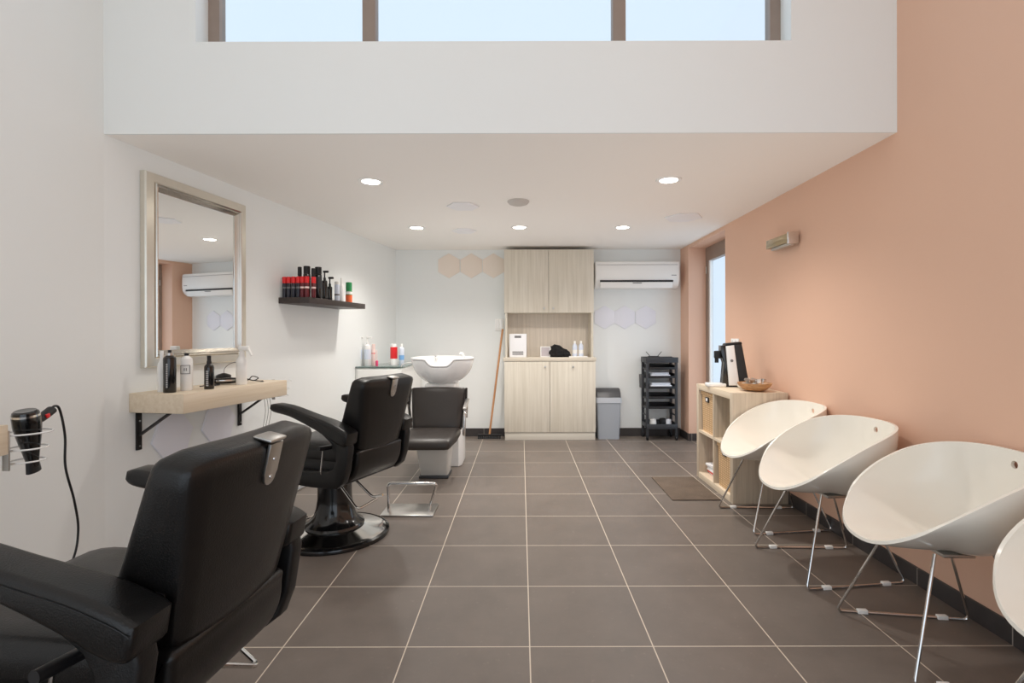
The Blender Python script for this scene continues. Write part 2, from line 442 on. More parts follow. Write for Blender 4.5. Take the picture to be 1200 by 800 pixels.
# ------------------------------------------------------------------ ceiling fittings
proto = None
lights = [(-1.043, 3.563, 1.0, 'round downlight at front left of the low ceiling, nearest the mirror'),
          (1.024, 3.544, 1.0, 'round downlight at front right, over the white tub chairs'),
          (-1.035, 5.09, .98, 'round downlight at the back left, leftmost of the back row of three'),
          (-.014, 5.08, .98, 'middle round downlight of the back row of three'),
          (1.012, 5.09, .98, 'round downlight at the back right, in front of the air conditioner')]
for i, (x, y, s, lab) in enumerate(lights):
    if proto is None:
        t = thing('recessed_downlight', lab, 'ceiling light', (x, y, ZC), 0, 'recessed ceiling downlights')
        obj('trim_ring', lathe([(.06, -.001), (.063, -.006), (.084, -.006), (.088, -.001), (.088, .0), (.06, .0)], 36), 'white', t)
        obj('diffuser', lathe([(0, -.004), (.06, -.004), (.061, -.0005), (0, -.0005)], 36), 'light', t)
        proto = t
    else:
        t = dup(proto, lab, (x, y, ZC))
    L = bpy.data.lights.new('downlight_lamp', 'SPOT'); L.energy = 30; L.spot_size = R(138); L.spot_blend = 1.0
    L.color = (1, .95, .89); L.shadow_soft_size = .06
    lo = bpy.data.objects.new('lamp', L); COL.objects.link(lo); lo.parent = t; lo.location = (0, 0, -.03)
o = obj('smoke_detector', lathe([(0, -.03), (.05, -.03), (.075, -.022), (.088, -.006), (.088, 0), (0, 0)], 32), 'detector')
tag(o, 'grey round ceiling detector between the front and back downlights', 'detector', None, (-.02, 4.1, ZC))
for x, y, rd, lab in ((-.48, 4.24, .135, 'pale hexagonal ceiling panel left of the grey detector'),
                      (-.58, 5.24, .125, 'faint pale hexagonal ceiling panel behind the back left downlight'),
                      (1.48, 4.66, .17, 'faint pale hexagonal ceiling panel near the salmon wall')):
    o = obj('hexagon_panel', prism([(rd * math.cos(k * PI / 3), rd * math.sin(k * PI / 3)) for k in range(6)], -.012, 0, 'xy', .003), 'hexceil')
    tag(o, lab, 'wall panel', 'hexagonal ceiling panels', (x, y, ZC))

# ------------------------------------------------------------------ hexagon panels on the walls
for x, lab in ((-.903, 'beige hexagonal panel high on the back wall, leftmost of three'), (-.622, 'beige hexagonal panel high on the back wall, middle of three'),
               (-.345, 'beige hexagonal panel high on the back wall, touching the tall cabinet')):
    o = obj('hexagon_panel', hexagon(.156, .012), 'hexpink'); tag(o, lab, 'wall panel', 'beige hexagonal panels on the back wall', (x, YB, 2.135))
for x, lab in ((1.045, 'white hexagonal panel under the air conditioner, leftmost, beside the cabinet'), (1.297, 'white hexagonal panel under the air conditioner, middle of three'),
               (1.56, 'white hexagonal panel under the air conditioner, rightmost of three')):
    o = obj('hexagon_panel', hexagon(.146, .012), 'hexwhite'); tag(o, lab, 'wall panel', 'white hexagonal panels under the air conditioner', (x, YB, 1.485))
for s, z, lab in ((.425, .655, 'white hexagonal panel under the wooden shelf, nearer to the near bracket'), (.80, .665, 'white hexagonal panel under the wooden shelf, nearer to the far bracket')):
    o = obj('hexagon_panel', hexagon(.152, .014, True, R(9)), 'hexwhite'); tag(o, lab, 'wall panel', 'white hexagonal panels under the wooden shelf', wl(s, 0, z), RW)

# ------------------------------------------------------------------ mirror
t = thing('wall_mirror', 'large rectangular mirror in a champagne silver frame above the wooden shelf', 'mirror', wl(.62, 0.012, 1.08), RW)
mw, mh = .41, 1.13
def mitred(profile, hw, h):
    """profile: (inset, projection) points swept round a rectangle in the xz plane, front to -y"""
    bm = bmesh.new(); rings = []
    for cx, cz, sx, sz in ((-hw, 0, 1, 1), (hw, 0, -1, 1), (hw, h, -1, -1), (-hw, h, 1, -1)):
        rings.append([bm.verts.new((cx + sx * i, -p, cz + sz * i)) for i, p in profile])
    m = len(profile)
    for a in range(4):
        A, B = rings[a], rings[(a + 1) % 4]
        for k in range(m): bm.faces.new((A[k], A[(k + 1) % m], B[(k + 1) % m], B[k]))
    bmesh.ops.recalc_face_normals(bm, faces=bm.faces)
    return bm
obj('outer_frame', mitred([(0, -.01), (0, .02), (.006, .028), (.05, .034), (.058, .03), (.058, -.01)], mw, mh), 'silver_frame', t, ang=20)
obj('inner_frame', mitred([(.058, -.005), (.058, .036), (.063, .042), (.069, .036), (.072, .03), (.077, .034), (.082, .028), (.098, .012), (.098, -.005)], mw, mh), 'bead', t, ang=20)
obj('mirror_glass', box(-mw + .09, mw - .09, -.008, -.002, .09, mh - .09), 'mirror', t, smooth=False)
obj('back_board', box(-mw + .004, mw - .004, -.004, .011, .004, mh - .004), 'black', t, smooth=False)

# ------------------------------------------------------------------ wooden wall shelf with brackets
def wood_shelf(lab, loc, rz, length, depth, brs, bz=.22):
    t = thing('wooden_wall_shelf', lab, 'shelf', loc, rz, 'pale wooden station shelves')
    obj('shelf_board', box(0, length, -depth, -.001, -.108, 0, .003), 'oak_x', t)
    for s in brs:
        b = obj('bracket', join(box(s - .016, s + .016, -.012, -.001, -.108 - bz, -.108, .001), box(s - .016, s + .016, -.22, -.001, -.116, -.108, .001),
                                xf(box(-.009, .009, -.006, .006, 0, .255), Matrix.Translation((s, -.012, -.108 - bz * .62)) @ Matrix.Rotation(R(57), 4, 'X'))), 'black_metal', t)
        for q in (.25, .9):
            obj('screw', xf(cyl(.005, 0, .004, 8), Matrix.Translation((s, -.012, -.108 - bz * q)) @ Matrix.Rotation(R(90), 4, 'X')), 'satin', b)
    return t
ZS = .943
wood_shelf('pale wooden wall shelf on black brackets under the silver mirror', wl(.14, 0, ZS), RW, .91, .35, (.055, .86))
wood_shelf('pale wooden shelf end at the left edge of the photo, beside the hairdryer', (-2.215, .95, ZS), R(90), .897, .365, (.1, .8))

# ------------------------------------------------------------------ bottles
def bottle(name, lab, cat, r, h, body, cap, capr, caph, loc, group=None, shoulder=.02, band=None, bandz=(.3, .6), neck=None, rotz=0.0):
    t = thing(name, lab, cat, loc, rotz, group)
    neck = neck or capr * .9
    hb = h - caph
    obj('body', lathe([(0, 0), (r * .92, 0), (r, .004), (r, hb - shoulder), (r * .93, hb - shoulder * .55), (neck, hb - .001), (neck, hb + .002), (0, hb + .002)], 20), body, t)
    if cap:
        obj('cap', lathe([(0, hb), (capr, hb), (capr, h - .003), (capr * .85, h), (0, h)], 18), cap, t)
    if band:
        obj('label_band', lathe([(r * 1.01, hb * bandz[0]), (r * 1.012, hb * bandz[0]), (r * 1.012, hb * bandz[1]), (r * 1.01, hb * bandz[1])], 20), band, t)
    return t
def shelfpt(px, py):      # a point on the pale shelf seen at px,py
    Y = (H - ZS) * 600 / (py - 393); return ((px - 610.7) * Y / 600, Y, ZS)
bottle('styling_bottle', 'slim white pointed bottle behind the black spray can on the pale shelf', 'bottle', .022, .235, 'white', 'white', .009, .05, shelfpt(189.5, 458), shoulder=.05)
t = bottle('spray_can', 'tall black hairspray can with silver collar at the near end of the pale shelf', 'spray can', .032, .225, 'black_gloss', 'satin', .020, .016, shelfpt(198.8, 458.8), shoulder=.02)
obj('nozzle', cyl(.009, .224, .24, 12), 'black', t); 
# printed text columns on the can (facing the room)
obj('label_print', join(*[xf(box(-.004, .004, -.0335, -.0325, .03 + k * .0125, .03 + k * .0125 + .009), Matrix.Rotation(R(10), 4, 'Z')) for k in range(11)]), 'print_light', t)
t = bottle('lotion_bottle', 'white bottle with square framed label next to the black spray can', 'bottle', .0315, .205, 'white', None, .012, .0, shelfpt(218.6, 456.3), shoulder=.035)
obj('cap', cyl(.012, .203, .218, 14), 'black', t)
obj('label_frame', xf(join(box(-.024, .024, -.0335, -.031, .098, .101), box(-.024, .024, -.0335, -.031, .146, .149), box(-.024, -.021, -.0335, -.029, .098, .149), box(.021, .024, -.0335, -.029, .098, .149),
                           box(-.007, -.003, -.0335, -.0312, .116, .132), box(.003, .007, -.0335, -.0312, .116, .132)), Matrix.Rotation(R(22), 4, 'Z')), 'grey', t)
t = bottle('serum_bottle', 'small black spray bottle with printed label, beside the framed white bottle', 'bottle', .027, .155, 'black_gloss', None, .012, .0, shelfpt(245, 454.8), shoulder=.03)
obj('pump_neck', lathe([(0, .15), (.013, .15), (.013, .166), (.0105, .17), (.011, .2), (0, .201)], 14), 'black', t)
obj('label_print', join(*[xf(box(-.006, .006, -.0285, -.027, .02 + k * .012, .02 + k * .012 + .008), Matrix.Rotation(R(10), 4, 'Z')) for k in range(8)]), 'print_light', t)
t = bottle('trigger_spray_bottle', 'white trigger spray bottle at the far end of the pale shelf', 'spray bottle', .033, .19, 'white', None, .015, 0, shelfpt(283, 449.6), shoulder=.05, neck=.016)
obj('spray_head', join(cyl(.017, .185, .215, 16), tr(box(-.018, .05, -.014, .014, 0, .03, .008, 3), 0, 0, .222), xf(box(-.006, .006, -.01, .01, -.05, 0, .003), Matrix.Translation((.045, 0, .232)) @ Matrix.Rotation(R(-28), 4, 'Y')), cyl(.013, .21, .23, 12)), 'white', t)
# clipper with charging stand
p = shelfpt(263, 449.5)
t = thing('hair_clipper', 'black and silver hair clipper lying on the pale shelf', 'clipper', p, R(35))
obj('body', sweep([(-.085, 0, .022), (-.06, 0, .024), (-.02, 0, .023), (.03, 0, .025), (.075, 0, .024)], [(.022 * math.cos(2 * PI * k / 14), .02 * math.sin(2 * PI * k / 14)) for k in range(14)], scales=[.6, .9, .95, 1.05, .85]), 'black_gloss', t)
obj('blade', box(.07, .105, -.02, .02, .014, .026, .003), 'satin', t)
obj('side_plate', box(-.05, .06, -.0235, -.019, .02, .032, .002), 'chrome', t)
p = shelfpt(262, 447.3)
t = thing('wire_stand', 'small round black stand with a wire loop behind the clipper', 'stand', (p[0], p[1], ZS))
obj('base', lathe([(0, 0), (.045, 0), (.045, .05), (.035, .056), (.012, .064), (0, .066)], 24), 'black', t)
obj('wire_loop', tube(catmull([(0, 0, .064), (.004, .01, .1), (.03, .04, .13), (.07, .07, .135), (.11, .09, .12)], 6), .0018, 6), 'black', t)
p = shelfpt(240, 452)
o = obj('cable_loop', tube(catmull([(-.02, -.02, .004), (.02, .03, .006), (.05, -.02, .005), (.07, .03, .008), (.04, .08, .006), (0, .06, .005)], 6), .0035, 6), 'black')
tag(o, 'short black cable lying on the pale shelf behind the small black bottle', 'cable', None, p, 0)
p = shelfpt(293, 447.6)
o = obj('cable_tangle', tube(catmull([(-.05, -.03, .005), (-.02, .02, .02), (.02, -.01, .045), (.04, .03, .03), (0, .04, .012), (-.02, -.01, .03), (.03, -.03, .02), (.06, .05, .006), (.03, .1, .005)], 6), .0035, 6), 'black')
tag(o, 'tangled black cord behind the white trigger spray bottle', 'cord', None, p, 0)

# ------------------------------------------------------------------ dryer holders (spiral wire) and the hair dryer
def holder(lab, loc, rz):
    t = thing('dryer_holder', lab, 'holder', loc, rz, 'spiral wire dryer holders')   # local x: away from the shelf end
    rings = [(.07, 0.0), (.058, -.058), (.05, -.106)]
    for r, z in rings:
        obj('wire_ring', tube([(.085 + r * math.cos(a), r * math.sin(a), z) for a in [2 * PI * k / 28 for k in range(28)]], .0032, 8, True), 'white_gloss', t)
    obj('mounting_strap', join(box(0, .006, -.012, .012, -.125, .02, .001), *[tube([(.003, 0, z), (.085 - r, 0, z)], .0032, 8) for r, z in rings]), 'satin', t)
    return t
hl = (-1.862, 1.847, .9)
holder('white wire dryer holder on the left edge shelf, holding the black hairdryer', hl, R(90))
p = wl(1.05, .24, .925)
holder('empty wire dryer holder at the far end of the shelf under the mirror', p, RW)
t = thing('hair_dryer', 'black hairdryer hanging nozzle down in the wire holder at left', 'hairdryer', (hl[0], hl[1] + .105, hl[2] - .133), R(100))
t.rotation_euler = (0, R(-10), R(100))
obj('barrel', lathe([(.017, 0), (.019, .002), (.021, .03), (.029, .075), (.037, .12), (.042, .16), (.042, .195), (.038, .215), (.032, .22), (0, .218)], 28), 'black_gloss', t)
obj('nozzle', join(xf(lathe([(.012, 0), (.023, 0), (.02, .04), (.012, .04)], 20), Matrix.Translation((0, 0, -.022)) @ Matrix.Diagonal((1.35, .75, 1, 1)))), 'black', t)
obj('silver_ring', lathe([(.0385, .198), (.0425, .198), (.042, .206), (.037, .206)], 28), 'chrome', t)
hd = obj('handle', sweep(catmull([(.04, 0, .165), (.075, 0, .168), (.105, 0, .174), (.13, 0, .18)], 4), [(.019 * math.cos(2 * PI * k / 14), .016 * math.sin(2 * PI * k / 14)) for k in range(14)], scales=None), 'black', t)
obj('switch', box(.07, .09, -.0215, -.0145, .165, .18, .002), 'red', hd)
obj('cord', tube(catmull([(.125, 0, .18), (.15, 0, .19), (.175, .0, .165), (.185, 0, .05), (.165, 0, -.08), (.205, .01, -.25), (.22, .02, -.4), (.17, .03, -.52), (.1, .1, -.64)], 8), .0045, 8), 'black', t)
o = obj('power_cable', tube(catmull([(-2.17, 1.70, .70), (-2.12, 1.78, .56), (-2.05, 1.86, .46), (-2.05, 1.9, .30), (-2.1, 1.95, .05), (-2.19, 1.95, .02)], 8), .006, 8), 'black')
tag(o, 'black cable hanging below the shelf at the left edge', 'cord')
# thin leads hanging from the empty holder
p = wl(1.0, .2, .80)
o = obj('hanging_leads', join(*[tube(catmull([(0.02 * k, 0, .03), (.01 + .02 * k, .005, -.08), (.015 * k, -.01, -.2 - .02 * k), (.03 * k, .0, -.3)], 5), .0018, 6) for k in range(3)]), 'grey')
tag(o, 'thin grey leads hanging under the far end of the pale shelf', 'cord', None, p, 0)

# ------------------------------------------------------------------ dark product shelf
ZU = 1.573
t = obj('product_shelf', box(0, .95, -.275, -.001, -.049, 0, .002), 'shelf_dark')
tag(t, 'dark brown floating shelf crowded with red and black hair products', 'shelf', None, wl(1.45, 0, ZU), RW)
proto = None
ords = ['first', 'second', 'third', 'fourth', 'fifth', 'sixth', 'seventh']
reds = [(333.6, .235, 'navy'), (338.6, .20, 'navy'), (344.2, .20, 'navy'), (349.8, .205, 'navy'), (354.6, .215, 'paleblue'), (359.8, .21, 'darkred'), (367.6, .215, 'darkred')]
for i, (px, d, lb) in enumerate(reds):
    s = 1.478 if i < 6 else 1.515
    d = d_for(px, s)
    lab = '%s red-capped bottle from the left on the dark floating shelf' % ords[i]
    loc = wl(s, d, ZU)
    if proto is None:
        proto = bottle('dye_bottle', lab, 'bottle', .0178, .168, 'navy', 'red', .0178, .052, loc, 'red capped bottles on the dark shelf', .006, 'grey', (.62, .74), rotz=0)
    else:
        c = dup(proto, lab, loc)
        if lb != 'navy':
            for ch in c.children:
                if ch.name.startswith('body'):
                    ch.data = ch.data.copy(); ch.data.materials[0] = M['darkred']
                if ch.name.startswith('label_band'):
                    ch.data = ch.data.copy(); ch.data.materials[0] = M['palepink']
proto = None
for i, (px, d, h, lab) in enumerate(((351.4, .10, .255, 'tall black bottle standing behind the fourth red-capped bottle'),
                                     (359.8, .11, .262, 'tall black bottle with silver panel behind the sixth red-capped bottle'),
                                     (367.4, .10, .245, 'tall thin black bottle behind the last red-capped bottle'),
                                     (373.2, .16, .262, 'tallest black bottle right of the last red-capped bottle'))):
    s = (1.535, 1.55, 1.57, 1.62)[i]
    loc = wl(s, d_for(px, s), ZU)
    if i % 2 == 0:
        bottle('shampoo_bottle', lab, 'bottle', .019, h, 'black_gloss', 'black', .016, .07, loc, 'tall black bottles on the dark shelf', .012)
    else:
        bottle('shampoo_bottle', lab, 'bottle', .028, h, 'black_gloss', 'black', .026, .06, loc, 'tall black bottles on the dark shelf', .008, 'charcoal', (.4, .9))
for px, h, r, lab in ((380.6, .255, .023, 'black pump bottle with silver stripe right of the tall black bottles'), (386.6, .21, .021, 'shorter black pump bottle beside the white bottles')):
    t = bottle('pump_bottle', lab, 'bottle', r, h - .06, 'black_gloss', 'black', .011, .02, wl(s_for(px, .2), .2, ZU), 'black pump bottles on the dark shelf', .015)
    obj('pump_head', join(cyl(.006, h - .06, h - .015, 10), box(-.012, .034, -.009, .009, h - .018, h, .004)), 'black', t)
    obj('stripe', box(-.004, .004, -r - .0012, -r + .002, .02, h - .11), 'satin', t)
bottle('cream_tube', 'white can with blue print, left one of the white pair on the dark shelf', 'bottle', .022, .185, 'paleblue', 'white', .021, .03, wl(s_for(395, .19), .19, ZU), None, .008, 'grey', (.35, .45))
bottle('cream_tube', 'taller pointed white bottle right of the white can on the dark shelf', 'bottle', .02, .225, 'white', 'white', .009, .05, wl(s_for(400.2, .19), .19, ZU), None, .03)
t = bottle('gel_bottle', 'green-capped bottle with an orange label at the far end of dark shelf', 'bottle', .03, .2, 'green', 'green', .029, .075, wl(s_for(409, .18), .18, ZU), None, .01, 'orange', (.05, .62))
obj('upper_band', lathe([(.0304, .085), (.0308, .085), (.0308, .11), (.0304, .11)], 20), 'white', t)

# ------------------------------------------------------------------ white cabinet in the back left corner
yc = 5.39; xc = -1.246; zc = .937
xw = lambda y: W0.x + (y - W0.y) * U.x / U.y + .002
t = thing('corner_cabinet', 'white laminate cabinet with a glass top in the back left corner', 'cabinet', (0, 0, 0))
obj('body', prism([(xw(yc + .01) + .002, yc + .01), (xc - .01, yc + .01), (xc - .01, YB - .015), (xw(YB) + .002, YB - .015)], .0, zc - .02, 'xy', .002), 'white_lam', t)
obj('glass_top', prism([(xw(yc) + .003, yc - .005), (xc, yc - .005), (xc, YB - .002), (xw(YB) + .003, YB - .002)], zc - .012, zc, 'xy', .002), 'glass_top', t)
obj('door', box(xw(yc) + .03, xc - .015, yc - .008, yc + .008, .06, zc - .03, .003), 'white_lam', t)
def cabpt(px, py):
    Y = (H - zc) * 600 / (py - 393); return ((px - 610.7) * Y / 600, Y, zc)
for px, lab in ((419.8, 'white pump bottle at the left end of the corner cabinet'), (430.0, 'white pump bottle right beside the left one on the corner cabinet')):
    p = cabpt(px + .6, 428)
    t = bottle('pump_bottle', lab, 'bottle', .034, .255, 'white_gloss', 'white', .015, .02, p, 'white pump bottles on the corner cabinet', .035, 'paleblue', (.3, .75))
    obj('pump_head', join(cyl(.006, .25, .3, 10), box(-.012, .05, -.01, .01, .296, .314, .005)), 'white', t)
bottle('lotion_tube', 'pale pink tube beside the white pump bottles', 'bottle', .022, .235, 'palepink', 'palepink', .018, .05, cabpt(437.6, 427.8), None, .02, 'red', (.7, .74))
bottle('nail_bottle', 'small bright pink bottle with a thin stem on the corner cabinet', 'bottle', .014, .17, 'pinkp', 'palepink', .005, .11, cabpt(441.6, 428.2), None, .01)
bottle('hair_spray_can', 'white can with a wide red band on the corner cabinet', 'spray can', .038, .235, 'white', 'white', .03, .03, cabpt(461.5, 427.6), None, .01, 'red', (.36, .98))
bottle('conditioner_bottle', 'white bottle with pale blue print beside the red banded can', 'bottle', .028, .235, 'paleblue', 'white', .012, .03, cabpt(470.6, 427.8), None, .03, 'blue', (.3, .55))

# ------------------------------------------------------------------ tall wooden cabinet on the back wall
cx0, cx1, cy = -.202, .893, 6.146
t = thing('tall_cabinet', 'tall pale wooden cabinet with two upper doors, open niche and two lower doors', 'cabinet', (0, 0, 0))
yb = YB - .001
obj('plinth', box(cx0 + .004, cx1 - .004, cy + .012, yb - .0, 0, .1, .002), mat('grey_plinth', rgb(206, 200, 188), .5), t)
obj('lower_carcass', join(box(cx0, cx0 + .018, cy + .02, yb, .1, .955), box(cx1 - .018, cx1, cy + .02, yb, .1, .955), box(cx0, cx1, cy + .02, yb, .1, .118), box(cx0, cx1, yb - .01, yb, .1, .955)), 'ash_z', t)
obj('counter_top', box(cx0 - .012, cx1 + .008, cy - .006, yb, .952, .996, .002), 'ash_x', t)
obj('niche_side', box(cx0 + .012, cx0 + .036, cy + .01, yb, .996, 1.536), 'ash_z', t)
obj('niche_side', box(cx1 - .05, cx1 - .026, cy + .01, yb, .996, 1.536), 'ash_z', t)
obj('niche_back', box(cx0 + .036, cx1 - .05, yb - .02, yb, .996, 1.536), 'ash_back', t)
obj('upper_carcass', join(box(cx0, cx1 - .02, cy + .02, yb, 1.53, 1.55), box(cx0, cx1 - .02, cy + .02, yb, 2.272, 2.292), box(cx0, cx0 + .02, cy + .02, yb, 1.55, 2.272), box(cx1 - .04, cx1 - .02, cy + .02, yb, 1.55, 2.272)), 'ash_z', t)
xm = (cx0 + cx1) / 2 - .002
def door(x0, x1, z0, z1, kx, kz):
    d = obj('cabinet_door', box(x0, x1, cy, cy + .019, z0, z1, .0015), 'ash_z', t)
    obj('knob', xf(lathe([(0, 0), (.009, 0), (.009, .004), (.006, .008), (.012, .018), (.010, .024), (0, .025)], 16), Matrix.Translation((kx, cy, kz)) @ Matrix.Rotation(R(90), 4, 'X')), 'satin', d)
door(cx0, xm - .002, .1, .948, xm - .055, .885)
door(xm + .002, cx1, .1, .948, xm + .28, .885)
xm2 = xm - .012
door(cx0, xm2 - .002, 1.533, 2.292, xm2 - .055, 1.585)
door(xm2 + .002, cx1 - .02, 1.533, 2.292, xm2 + .055, 1.585)
ZN = .996
# things in the niche
t = thing('price_board', 'white upright board with grey print leaning in the cabinet niche', 'board', (-.04, 6.21, ZN), 0)
bm = box(-.105, .105, -.01, .01, 0, .285, .004)
t2 = obj('board', bm, 'paper', t)
obj('print', join(box(-.04, .04, -.0115, -.009, .235, .262), *[box(-.066, .066, -.0115, -.009, .03 + k * .016, .04 + k * .016) for k in range(3)]), 'grey', t)
obj('foot', box(-.06, .06, .01, .05, 0, .006, .001), 'white', t)
t = thing('picture_frame', 'small square glass frame with grey card in the cabinet niche', 'frame', (.297, 6.26, ZN))
obj('frame', join(box(-.062, .062, -.008, .008, 0, .012), box(-.062, .062, -.008, .008, .118, .13), box(-.062, -.05, -.008, .008, .012, .118), box(.05, .062, -.008, .008, .012, .118)), 'white', t)
obj('card', box(-.05, .05, -.004, .006, .012, .118), mat('grey_card', rgb(190, 182, 186), .5), t)
# crumpled black cloth
bm = bmesh.new(); bmesh.ops.create_icosphere(bm, subdivisions=4, radius=1.0)
from mathutils import noise as mnoise
for v in bm.verts:
    n = v.co.normalized()
    k = 1 + .28 * mnoise.noise(n * 2.1 + Vector((3, 1, 2))) + .14 * mnoise.noise(n * 5.3)
    c = n * k
    hx = .125
    z = max(c.z, -.55) + .55
    v.co = Vector((c.x * hx, c.y * .07, z * .075 * (1.15 - .45 * c.x)))
o = obj('black_cloth', bm, 'cloth_black', ang=80); tag(o, 'crumpled black cloth lying in the cabinet niche', 'cloth', None, (.475, 6.245, ZN))
t = obj('tray', box(-.11, .11, -.05, .05, 0, .012, .003), 'white'); tag(t, 'small white tray under the two clear bottles', 'tray', None, (.69, 6.215, ZN))
for x, lab in ((.652, 'clear bottle with white top beside the black cloth, left of two'), (.728, 'clear bottle with white top beside the niche side, right of two')):
    bottle('water_bottle', lab, 'bottle', .03, .185, 'paleblue', 'white', .014, .03, (x, 6.225, ZN + .012), 'clear bottles in the niche', .05, 'white', (.2, .5))

# ------------------------------------------------------------------ wall switch, outlet, sconce
t = thing('wall_switch', 'white double wall switch left of the tall cabinet above the broom', 'switch', (-.272, YB, 1.395))
obj('plate', box(-.055, .055, -.01, 0, -.075, .075, .003), 'white', t)
obj('rocker', box(-.04, -.003, -.015, -.008, -.055, .055, .002), 'white_gloss', t); obj('rocker', box(.003, .04, -.015, -.008, -.055, .055, .002), 'white_gloss', t)
t = thing('wall_outlet', 'white double wall outlet above the coffee machine', 'outlet', (XR, 4.775, 1.185), R(-90))
obj('plate', box(-.085, .085, -.01, 0, -.042, .042, .003), 'white', t)
for k in (-1, 1):
    obj('socket', xf(lathe([(0, .002), (.02, .002), (.022, .006), (.026, .006), (.026, 0), (0, 0)], 20), Matrix.Translation((k * .038, -.009, 0)) @ Matrix.Rotation(R(90), 4, 'X')), 'white_gloss', t)
t = thing('wall_sconce', 'slim chrome and glass wall lamp on the salmon wall', 'wall lamp', (XR, 3.83, 1.955), R(-90))
obj('glass_bar', box(-.17, .155, -.085, -.02, -.028, .038, .004), 'lamp_glass', t)
obj('end_cap', box(.15, .17, -.09, -.012, -.042, .045, .004), 'chrome', t)
obj('lower_bar', box(-.12, .15, -.07, -.03, -.05, -.028, .004), 'satin', t)
obj('wall_plate', box(-.1, .12, -.02, 0, -.03, .03, .003), 'satin', t)

# ------------------------------------------------------------------ air conditioner
t = thing('air_conditioner', 'white wall air conditioner between the tall cabinet and the salmon wall', 'air conditioner', (1.413, YB, 1.83))
hw = .512
prof = [(0, .01), (-.06, .0), (-.14, .01), (-.19, .045), (-.212, .09), (-.218, .15), (-.215, .30), (-.205, .322), (-.18, .33), (0, .33)]
b = obj('casing', prism(prof, -hw, hw, 'yz', .012, 3), 'white', t, ang=40)
obj('outlet_slot', box(-.455, .43, -.222, -.18, .075, .098), 'dark', t)
obj('louver', xf(box(-.45, .425, -.006, .006, -.075, 0, .004), Matrix.Translation((0, -.216, .076)) @ Matrix.Rotation(R(14), 4, 'X')), 'white', t)
obj('louver_clip', box(-.06, .05, -.229, -.215, .058, .066, .002), 'grey', t)
obj('panel_line', box(-hw + .02, hw - .02, -.2195, -.214, .283, .286), 'grey', t)
obj('printed_mark', box(.41, .47, -.2185, -.214, .153, .161), 'grey', t)

# ------------------------------------------------------------------ pedal bin, broom
t = thing('waste_bin', 'grey plastic swing bin with a dark lid right of the tall cabinet', 'bin', (1.062, 6.30, 0))
def frustum(bx, by, tx_, ty_, z0, z1, r=.02):
    bm = box(-1, 1, -1, 1, 0, 1)
    for v in bm.verts:
        k = v.co.z
        v.co = Vector((v.co.x * (bx + (tx_ - bx) * k), v.co.y * (by + (ty_ - by) * k), z0 + (z1 - z0) * k))
    es = [e for e in bm.edges if abs(e.verts[0].co.z - e.verts[1].co.z) > .3 * (z1 - z0)]
    bmesh.ops.bevel(bm, geom=es, offset=r, segments=4, profile=.5, affect='EDGES')
    return bm
obj('bin_body', frustum(.13, .085, .147, .1, 0, .455), 'bin', t)
obj('bin_rim', frustum(.156, .106, .154, .104, .44, .505), mat('pale_grey_plastic', rgb(186, 190, 196), .4), t)
lid = prism([(-.1, .5), (.1, .5), (.098, .56), (.075, .602), (.03, .612), (-.02, .606), (-.07, .56)], -.148, .148, 'yz', .01, 3)
obj('bin_lid', lid, 'bin_dark', t)
t = thing('broom', 'broom with a wooden handle leaning beside the tall cabinet', 'broom', (-.39, 6.27, 0))
obj('broom_handle', tube([(0, 0, .05), (.163, .025, 1.34)], .0125, 12), 'broom_wood', t)
obj('broom_head', join(box(-.145, .15, -.022, .022, .03, .055, .006)), 'black', t)
obj('bristles', join(*[frustum_ for frustum_ in [tr(frustum(.011, .03, .009, .018, 0, .034, .002), -.132 + k * .0235, 0, 0) for k in range(12)]]), 'black', t)

# ------------------------------------------------------------------ salon trolley
t = thing('salon_trolley', 'black salon trolley with stacked drawers against the back wall', 'trolley', (1.686, 6.255, 0))
tw, td = .19, .125
for sx in (-1, 1):
    for sy in (-1, 1):
        x, y = sx * (tw - .016), sy * (td - .014)
        obj('post', box(x - .016, x + .016, y - .013, y + .013, .075, .95, .004), 'charcoal', t)
        wv = obj('caster', xf(cyl(.028, -.011, .011, 18, bev=.004), Matrix.Translation((x, y, .028)) @ Matrix.Rotation(R(90), 4, 'Y')), 'black', t)
        obj('caster_fork', join(box(x - .016, x + .016, y - .012, y + .012, .054, .08, .003), box(x - .017, x - .012, y - .009, y + .009, .025, .06), box(x + .012, x + .017, y - .009, y + .009, .025, .06)), 'charcoal', wv)
bm = join(box(-tw - .004, tw + .004, -td - .006, td + .006, .93, .945, .004), box(-tw - .004, tw + .004, -td - .006, -td + .006, .94, .995, .004), box(-tw - .004, tw + .004, td - .006, td + .006, .94, .995, .004),
          box(-tw - .004, -tw + .008, -td, td, .94, .99, .004), box(tw - .008, tw + .004, -td, td, .94, .99, .004))
obj('top_tray', bm, 'charcoal', t)
for z in (.855, .752, .625, .505, .385):
    bm = join(box(-tw + .035, tw - .035, -td + .0, td - .02, z, z + .008, .002), box(-tw + .033, tw - .033, -td - .008, -td + .008, z - .006, z + .022, .004),
              box(-tw + .035, tw - .035, td - .03, td - .02, z, z + .05), box(-tw + .034, -tw + .042, -td, td - .02, z, z + .05, .002), box(tw - .042, tw - .034, -td, td - .02, z, z + .05, .002))
    obj('drawer', bm, 'black', t)
bm = join(box(-tw + .005, tw - .005, -td, td, .15, .16, .003), box(-tw + .005, tw - .005, -td - .006, -td + .008, .135, .195, .005), box(-tw + .005, tw - .005, td - .012, td, .135, .215, .005), box(-tw, -tw + .012, -td, td, .15, .2, .003), box(tw - .012, tw, -td, td, .15, .2, .003))
obj('bottom_tray', bm, 'charcoal', t)
